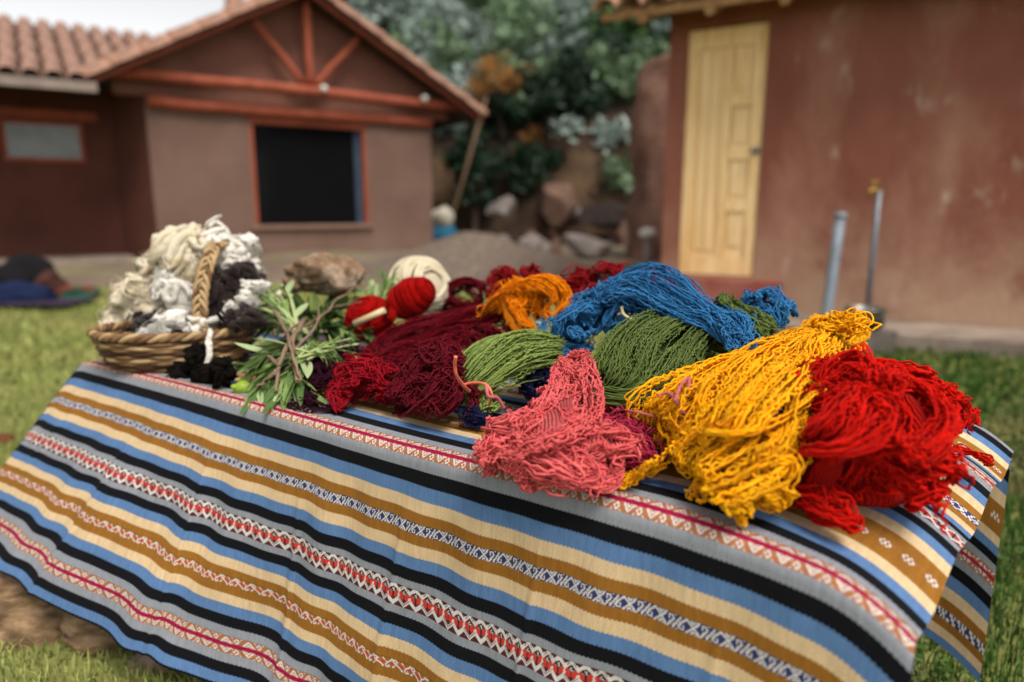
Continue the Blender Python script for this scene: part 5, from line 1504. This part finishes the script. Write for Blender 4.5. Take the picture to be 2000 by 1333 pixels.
for k_ in range(26):
    uu, vv = gk.uniform(-.1, .21), gk.uniform(10.6, 13.4)
    c_ = (uu * vv, vv, 0); q_ = gk.uniform(.07, .2)
    zb_ = max(float(hz(np.array([c_[0]]), np.array([c_[1]]))[0]), float(gz(c_[0], c_[1]))) - float(gz(c_[0], c_[1]))
    rock(c_, (q_ * gk.uniform(.8, 1.4), q_, q_ * gk.uniform(.5, .9)), (M_rockg, M_rockb)[k_ % 2], ('%s broken %s stone %s %s' % (('tiny', 'small', 'head sized')[int(q_ > .11) + int(q_ > .155)], ('grey', 'brown')[k_ % 2], ('out on the dirt', 'at the foot of the slope', 'in the bank')[int(vv > 11.6) + int(vv > 12.7)], ('near the gravel pile', 'in mid gap', 'near the largest boulder', 'by the clay wall stub')[int((uu + .1) / .0776)])), 700 + k_, 2, lift=zb_)
cw = np.array((1.8667, 9.6, 1.671)); z0 = float(gz(cw[0], cw[1]))
mb = MB()
nz_, na_ = 40, 36
zz = np.linspace(-.1, 2.75, nz_)[:, None]; tt = np.linspace(0, 2 * PI, na_, endpoint=False)[None]
wid = np.interp(zz, [-.1, .3, .9, 1.25, 1.5, 1.9, 2.3, 2.75], [.24, .2, .18, .2, .32, .36, .38, .2])
sq = 1 / (np.abs(np.cos(tt)) ** 3 + np.abs(np.sin(tt)) ** 3) ** (1 / 3)
xx_ = cw[0] + .12 + .1 * sstep(1.2, 2.4, zz) + wid * np.cos(tt) * sq; yy_ = cw[1] + .5 + .55 * np.sin(tt) * sq + 0 * zz
Vp = np.stack([xx_, yy_, zz + z0 + 0 * tt], -1)
Vp = Vp + Field(61, 3.0, 6, 3)(Vp) * .055
Fp = [(j * na_ + i, j * na_ + (i + 1) % na_, (j + 1) * na_ + (i + 1) % na_, (j + 1) * na_ + i) for j in range(nz_ - 1) for i in range(na_)] + [tuple((nz_ - 1) * na_ + i for i in range(na_))]
mb.add(Vp.reshape(-1, 3), Fp, True)
tag(mb.build('clay_pillar', M_clay, None, (cw[0], cw[1], z0)), 'eroded clay wall stub bulging out behind the shed corner', 'wall')
wp = np.array((1.7624, 8.966, 0.06)); wp[2] = gz(wp[0], wp[1])
po = thing('capped_post', 'short white topped post standing by the shed corner', 'post', tuple(wp))
MB().tube(wp + np.array([(0, 0, -.03), (0, 0, .2), (.005, 0, .4)]), [.05, .048, .046], 10).build('shaft', mat('grey_shaft', '#9c948c', '#857d76', 8), po)
lathe([(.001, .402), (.1, .40), (.115, .43), (.105, .49), (.05, .52), (.001, .525)], wp).build('cap', M_white, po)
# leaning pole
l0, l1 = np.array((-1.2968, 12.4, 0.9362)), np.array((-0.4789, 13.4, 2.9873)); l0[2] = .2
tag(MB().tube(np.array([l0, l0 * .6 + l1 * .4 + [.03, 0, 0], l1]), [.035, .035, .028], 8).build('leaning_pole', mat('pole_wood', '#6e5744', '#554234', 10), None, tuple(l0)), 'thin weathered pole leaning against the dark bank by the house', 'pole')
# sack
M_sackw = mat('sack_white', '#b9b3a4', '#9a9486', 8, .9); M_sackb = mat('sack_teal', '#1f5f78', '#174a66', 8, .9)
sc = np.array((-1.2406, 12.449, 0.3)); sc[2] = gz(sc[0], sc[1])
sk = thing('plastic_sack', 'slumped teal and white sack behind the corner of the gable house', 'sack', tuple(sc))
MB().blob(sc + [0, 0, .22], (.27, .22, .24), 4, .12, 3, 71, 3).build('sack_body', M_sackb, sk)
MB().blob(sc + [-.04, 0, .52], (.2, .18, .22), 4, .16, 3, 72, 3).build('sack_top', M_sackw, sk)
MB().blob(sc + [-.35, -.15, .06], (.13, .12, .1), 3, .2, 3, 73, 2).build('loose_corner', M_sackw, sk)

# heap of clothes at the foot of the wing
def heap(name, label, c, r, m, seed, rotz=0.0, lift=0.0):
    c = np.array(c, float); z0 = float(gz(c[0], c[1])) + lift
    mb = MB(); mb.blob((c[0], c[1], z0 + r[2] * .55), r, 5, .22, 2.6, seed, 3, rotz=rotz)
    return tag(mb.build(name, m, None, (c[0], c[1], z0)), label, 'cloth bundle', 'cloth bundles by the wing wall')
heap('cloth_bundle', 'black bundle of clothing on the stone strip by the wing wall', (-5.1802, 7.2093, 0.12), (.36, .28, .26), mat('black_cloth', '#0b0a0d', '#100f12', 5, .95), 81)
heap('cloth_bundle', 'deep blue cloth spread below the black bundle', (-4.704, 6.4253, 0.1), (.46, .26, .13), mat('blue_cloth', '#0e1d40', '#0a1733', 5, .95), 82)
heap('cloth_bundle', 'brown bundle with a dark hood lying beside the black one', (-4.7047, 6.9265, 0.12), (.15, .15, .15), mat('brown_cloth', '#4a2a22', '#2a1816', 5, .95), 83)
heap('cloth_bundle', 'red and green bundle at the end of the row of cloths', (-4.3473, 6.7042, 0.1), (.19, .16, .09), mat('red_green_cloth', '#7a1d16', '#1f4a3a', 4, .95, sharp=(.45, .55)), 84)
tag(MB().box(-.8, .5, -.28, .22, 0, .012, lambda c: c + np.array((-4.489, 6.32, 0.075)), .004, 3).build('purple_mat', mat('purple_mat', '#3b2d45', '#2d2436', 6, .95), None, tuple(np.array((-4.489, 6.32, 0.075)))), 'thin dull purple mat under the cloth bundles', 'mat')

# stones by the table, under the hanging cloth
M_stone = mat('layered_stone', '#a48868', '#5e4630', 14, .95, .9, 30, c3='#3d2d20', scale3=9, stretch=(1, 1, 3.2))
def stone(label, c, r, seed, m=M_stone, sub=5, rotz=.3):
    mb = MB(); mb.blob(c, r, sub, .16, 2.6, seed, 4, rotz=rotz)
    return tag(mb.build('stone', m, None, (c[0], c[1], 0)), label, 'stone', None)
stone('big craggy tan stone on the grass under the outer corner of the cloth', (-1.06, 1.43, .02), (.26, .18, .14), 91)
stone('second craggy stone wedged against the big tan one under the cloth', (-.85, 1.36, .01), (.12, .1, .09), 94)
stone('pale pinkish stone lying in the grass under the hem of the cloth', (-.70, 1.235, .015), (.075, .06, .045), 92, mat('pale_stone', '#a08a78', '#8a7262', 14, .95, .6, 40))
stone('small rust coloured stone far out on the lawn beside the table', (-2.02, 2.55, .02), (.06, .05, .035), 93, mat('rust_stone', '#6d4028', '#55311f', 14, .95, .6, 40), 3)

# ------------------------------------------------------------------ hillside shrubs
def leaf_cloud(clumps, n, size, g, thin=.45, surf=.55):
    """n leaf-shaped faces spread through ellipsoid clumps (x, y, z, rx, ry, rz)"""
    B = np.array(clumps, float)
    vol = np.prod(B[:, 3:], 1) ** .67
    k = g.choice(len(B), n, p=vol / vol.sum())
    d = norm(g.normal(size=(n, 3))); rad = g.uniform(surf ** 2, 1, n)[:, None] ** .5
    P = B[k, :3] + d * rad * B[k, 3:]
    P += g.normal(0, .05, P.shape)
    t = norm(g.normal(size=(n, 3)) + [0, 0, -.4]); s_ = norm(np.cross(t, g.normal(size=(n, 3))))
    L_ = size * g.uniform(.5, 1.4, (n, 1)); nn = np.cross(t, s_)
    V = np.stack([P - t * L_, P + s_ * L_ * thin + nn * L_ * .12, P + t * L_, P - s_ * L_ * thin + nn * L_ * .12], 1).reshape(-1, 3)
    Q = np.arange(n * 4).reshape(n, 4)
    A = np.repeat(np.clip(g.normal(.5, .25, n) + .15 * (k % 3 - 1), 0, 1), 4)
    return V, Q, A
M_sil = mat('silver_leaf', '#a9b7b0', '#8b9d95', 3, .6, attr='rnd', attr_amt=.5, spec=.3, transl=.2)
M_sg = mat('sage_leaf', '#7f9677', '#667f5e', 3, .6, attr='rnd', attr_amt=.5, spec=.3, transl=.2)
M_gr = mat('green_leaf', '#4d6f35', '#3a592c', 3, .6, attr='rnd', attr_amt=.5, spec=.3, transl=.2)
M_dk = mat('dark_leaf', '#233a26', '#1b2e1e', 3, .6, attr='rnd', attr_amt=.5, spec=.3, transl=.15)
M_dry = mat('dry_grass', '#b0793e', '#8f6238', 3, .8, attr='rnd', attr_amt=.4, transl=.25)
M_bark = mat('bark', '#4f4034', '#3a2f27', 8, .95, .6, 30)
def shrub(name, label, c, r, m, seed, n=2600, size=.085, cat='shrub', group='shrubs on the hillside', thin=.4):
    g = R_(seed); c = np.array(c, float)
    zg = max(float(hz(np.array([c[0]]), np.array([c[1]]))[0]), float(gz(c[0], c[1])))
    root = thing(name, label, cat, (c[0], c[1], zg), group)
    cl = [tuple(c + norm(g.normal(size=3)) * g.uniform(.2, 1.0) * np.array(r)) + tuple(np.array(r) * g.uniform(.12, .34) * g.uniform(.7, 1.4, 3)) for _ in range(30)]
    V, Q, A = leaf_cloud(cl, n, size, g, thin)
    o = link('crown', mesh_arrays('crown', V - np.array(root.location), Q, A, False), m, root); o['kind'] = 'stuff'
    foot = np.array([c[0] + g.uniform(-.1, .1), c[1], zg - .1])
    mb = MB(); mb.tube(spline(np.array([foot, foot * .5 + c * .5 + g.normal(0, .1, 3), c]), 10), np.linspace(.09, .03, 10), 7)
    for q in cl[:7]:
        e = np.array(q[:3]); a = foot * .45 + c * .55
        mb.tube(spline(np.array([a, (a + e) / 2 + g.normal(0, .08, 3), e]), 7), np.linspace(.035, .01, 7), 5)
    mb.build('trunk', M_bark, root)
    return root
SH = [
 ('silver_tree', 'tall silvery eucalyptus rising right behind the ridge of the gable roof', (-3.0289, 17, 5.4666), (1.5, 1.2, 1.7), M_sil),
 ('silver_tree', 'silvery eucalyptus above the middle of the sloping gable roof edge', (-1.7408, 16.5, 4.7924), (1.4, 1.1, 1.5), M_sil),
 ('sage_tree', 'grey green tree behind the dry orange grass', (-0.613, 17.5, 5.372), (1.4, 1.2, 1.4), M_sg),
 ('dark_tree', 'dark green tree high on the slope above the dry orange grass', (0.3753, 18, 6.2002), (1.3, 1.2, 1.4), M_dk),
 ('silver_tree', 'silvery eucalyptus halfway between the gable and the shed eave', (1.1575, 16.5, 5.0095), (1.2, 1.1, 1.3), M_sil),
 ('green_tree', 'fresh green tree reaching up under the shed eave', (2.3696, 16, 4.4635), (1.1, 1.0, 1.3), M_gr),
 ('dark_tree', 'dark green tree beside the shed corner above the clay wall', (3.1785, 15.5, 4.1467), (1.2, 1.0, 1.3), M_dk),
 ('sage_shrub', 'sage green shrub hanging over the bank below the green tree', (1.6115, 15, 3.0806), (.95, .8, .8), M_sg),
 ('silver_shrub', 'silvery shrub drooping low over the dark bank above the outcrop', (1.2495, 14.4, 2.2983), (.75, .6, .55), M_sil),
 ('green_shrub', 'green shrub hugging the bank next to the clay wall', (2.2559, 14.6, 2.7725), (.75, .7, .8), M_gr),
 ('dark_shrub', 'dark shrub under the dry orange grass on the bank', (0.1064, 14.8, 2.7469), (.9, .7, .7), M_dk),
 ('dry_shrub', 'dry orange grass tussock on the bank above the roof corner', (-0.2063, 14.5, 3.501), (.8, .55, .6), M_dry),
 ('silver_shrub', 'small silvery shrub left of the dry orange grass', (-1.1661, 15.6, 3.6441), (.75, .6, .7), M_sil),
 ('dark_tree', 'dark tree filling the slope behind the silvery eucalyptuses', (-2.6273, 19, 6.9803), (2.0, 1.3, 1.8), M_dk),
 ('green_tree', 'green tree at the top of the slope behind the shed eave', (2.2332, 19, 6.9803), (2.0, 1.3, 1.8), M_gr),
 ('dry_shrub', 'small dry tuft hanging in the middle of the dark bank', (0.4617, 14.2, 2.3286), (.25, .25, .22), M_dry),
 ('sage_tree', 'pale sage tree in the gap between the two halfway eucalyptuses', (0, 16.2, 4.2924), (1.2, 1.0, 1.1), M_sg),
 ('silver_tree', 'silvery tree crowding the slope below the shed eave', (1.9909, 15.6, 3.959), (1.0, .9, 1.0), M_sil),
 ('sage_shrub', 'broad sage shrub spilling over the bank in the middle of the gap', (0.6442, 15, 3.1318), (1.0, .8, .75), M_sg),
 ('silver_shrub', 'silvery shrub clinging to the bank beside the clay wall', (1.9273, 14, 2.1134), (.6, .5, .5), M_sil),
 ('dark_shrub', 'dark overhanging scrub in the hollow under the silvery shrubs', (0.6076, 13.9, 1.7136), (.9, .4, .6), M_dk),
 ('dark_shrub', 'dark scrub at the foot of the bank behind the house corner', (-0.8422, 13.6, 1.6965), (.7, .4, .8), M_dk),
 ('green_shrub', 'green weeds on the bank above the leaning ledge', (2.0558, 13.4, 1.4949), (.45, .35, .4), M_sg),
]
gs_ = np.random.RandomState(89)
for k_ in range(22):
    u_, y_ = gs_.uniform(-.27, .24), gs_.uniform(14.0, 18.5)
    c_ = np.array([u_ * y_, y_, 0]); c_[2] = hz(np.array([c_[0]]), np.array([c_[1]]))[0] + .35
    q_ = gs_.uniform(.55, .95); w_ = k_ % 3
    SH.append((('sage_shrub', 'silver_shrub', 'dark_shrub')[w_], '%s %s shrub %s %s' % (('small', 'middling', 'broad')[int(q_ > .68) + int(q_ > .82)], ('sage green', 'silvery', 'dark green')[w_], ('low on the bank', 'halfway up the slope', 'high on the slope')[int(y_ > 15.4) + int(y_ > 17)], ('behind the gable roof', 'above the roof corner', 'in the middle of the gap', 'near the clay wall stub', 'behind the shed corner')[int((u_ + .27) / .1021)]), tuple(c_), (q_ * 1.3, q_, q_), (M_sg, M_sil, M_dk)[w_]))
for i_, (nm, lab, c, r, m) in enumerate(SH):
    shrub(nm, lab, c, r, m, 400 + i_, int(2500 * min(1.2, r[0] ** 1.5)), .1 if m is not M_dry else .09, 'tree' if 'tree' in nm else 'shrub', 'trees and shrubs on the hillside', .4 if m is not M_dry else .12)

# ------------------------------------------------------------------ lawn
def blades(name, label, X, Y, hgt, wid, m, g, lean=.6):
    n = len(X)
    Z = gz(X, Y) - .004
    d = g.uniform(0, 2 * PI, n); l = g.uniform(0, lean, n)
    h = hgt * g.uniform(.4, 1.3, n); w = wid * g.uniform(.6, 1.4, n)
    px, py = np.cos(d), np.sin(d)
    b = np.stack([X, Y, Z], -1); sx = np.stack([-py, px, 0 * d], -1) * w[:, None]
    lx = np.stack([px, py, 0 * d], -1)
    m1 = b + lx * (l * h * .35)[:, None] + np.array([0, 0, 1.0]) * (h * .6)[:, None]
    tp_ = b + lx * (l * h)[:, None] + np.array([0, 0, 1.0]) * (h * np.sqrt(np.maximum(1 - (l * .8) ** 2, .1)))[:, None]
    V = np.stack([b - sx, b + sx, m1 + sx * .7, m1 - sx * .7, tp_, tp_], 1)[:, :5].reshape(-1, 3)
    i = np.arange(n)[:, None] * 5
    Q = np.concatenate([i + [0, 1, 2, 3], i + [3, 2, 4, 4]], 0)
    A = np.repeat(g.uniform(0, 1, n), 5)
    V4 = V; 
    me = bpy.data.meshes.new(name)
    quads = (i + [0, 1, 2, 3]).tolist(); tris = (i + [3, 2, 4]).tolist()
    me.from_pydata(V4.tolist(), [], quads + tris); me.update()
    at = me.attributes.new('rnd', 'FLOAT', 'POINT'); at.data.foreach_set('value', A.astype(np.float32))
    return tag(link(name, me, m), label, 'grass', kind='stuff')
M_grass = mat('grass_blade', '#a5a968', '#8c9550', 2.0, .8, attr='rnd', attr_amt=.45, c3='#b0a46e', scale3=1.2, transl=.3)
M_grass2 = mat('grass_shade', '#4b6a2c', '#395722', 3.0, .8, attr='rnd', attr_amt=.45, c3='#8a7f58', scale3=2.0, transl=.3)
g = R_(500)
def scatter(n, f, x0, x1, y0, y1):
    X = g.uniform(x0, x1, n * 3); Y = g.uniform(y0, y1, n * 3)
    k = f(X, Y); return X[k][:n], Y[k][:n]
tq = lambda X, Y: ((np.stack([X, Y], -1) - TF.o) @ TF.e1, (np.stack([X, Y], -1) - TF.o) @ TF.e2)
X, Y = scatter(26000, lambda X, Y: (X / Y > -.9) & (X / Y < -.35), -2.6, -.35, .9, 3.4)
blades('lawn', 'short yellow green lawn beside the table', X, Y, .03, .0026, M_grass, g, .9)
X, Y = scatter(11000, lambda X, Y: (X / Y > -.9) & (X / Y < -.3), -7, -1.0, 3.5, 7.3)
blades('lawn', 'yellow green lawn running up to the gable house', X, Y, .045, .012, M_grass, g)
X, Y = scatter(18000, lambda X, Y: (X / Y < .95) & (X / Y > .35), .3, 2.6, .6, 2.6)
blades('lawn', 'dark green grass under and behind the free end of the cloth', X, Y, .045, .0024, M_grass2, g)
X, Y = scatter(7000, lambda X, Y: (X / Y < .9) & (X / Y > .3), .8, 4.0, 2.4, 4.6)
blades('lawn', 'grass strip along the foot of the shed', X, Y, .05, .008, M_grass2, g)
X, Y = scatter(12000, lambda X, Y: (X / Y < .45) & (X / Y > -.45), -2.6, 2.4, 2.4, 7.2)
blades('lawn', 'lawn behind the table, running towards the gravel pile', X, Y, .045, .011, M_grass, g)
# broad clover leaves in the grass by the free end of the cloth
n = 5000
X, Y = scatter(n, lambda X, Y: (X / Y < .95) & (X / Y > .45) & (GN.scalar(np.stack([X * 2, Y * 2, 0 * X], -1)) > -.1), .5, 2.6, .75, 3.2)
n = len(X)
P = np.stack([X, Y, gz(X, Y) + g.uniform(.012, .05, n)], -1)
t = norm(np.stack([g.normal(size=n), g.normal(size=n), g.normal(0, .3, n)], -1)); s_ = norm(np.cross(t, np.array([0, 0, 1.0]) + g.normal(0, .3, (n, 3))))
L_ = .011 * g.uniform(.5, 1.3, (n, 1))
V = np.stack([P - t * L_, P + s_ * L_ * .7 + t * L_ * .2, P + t * L_, P - s_ * L_ * .7 + t * L_ * .2], 1).reshape(-1, 3)
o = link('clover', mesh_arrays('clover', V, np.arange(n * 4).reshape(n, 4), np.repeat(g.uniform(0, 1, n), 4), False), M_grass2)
tag(o, 'low green clover leaves in the grass beside the free end of the cloth', 'clover', kind='stuff')
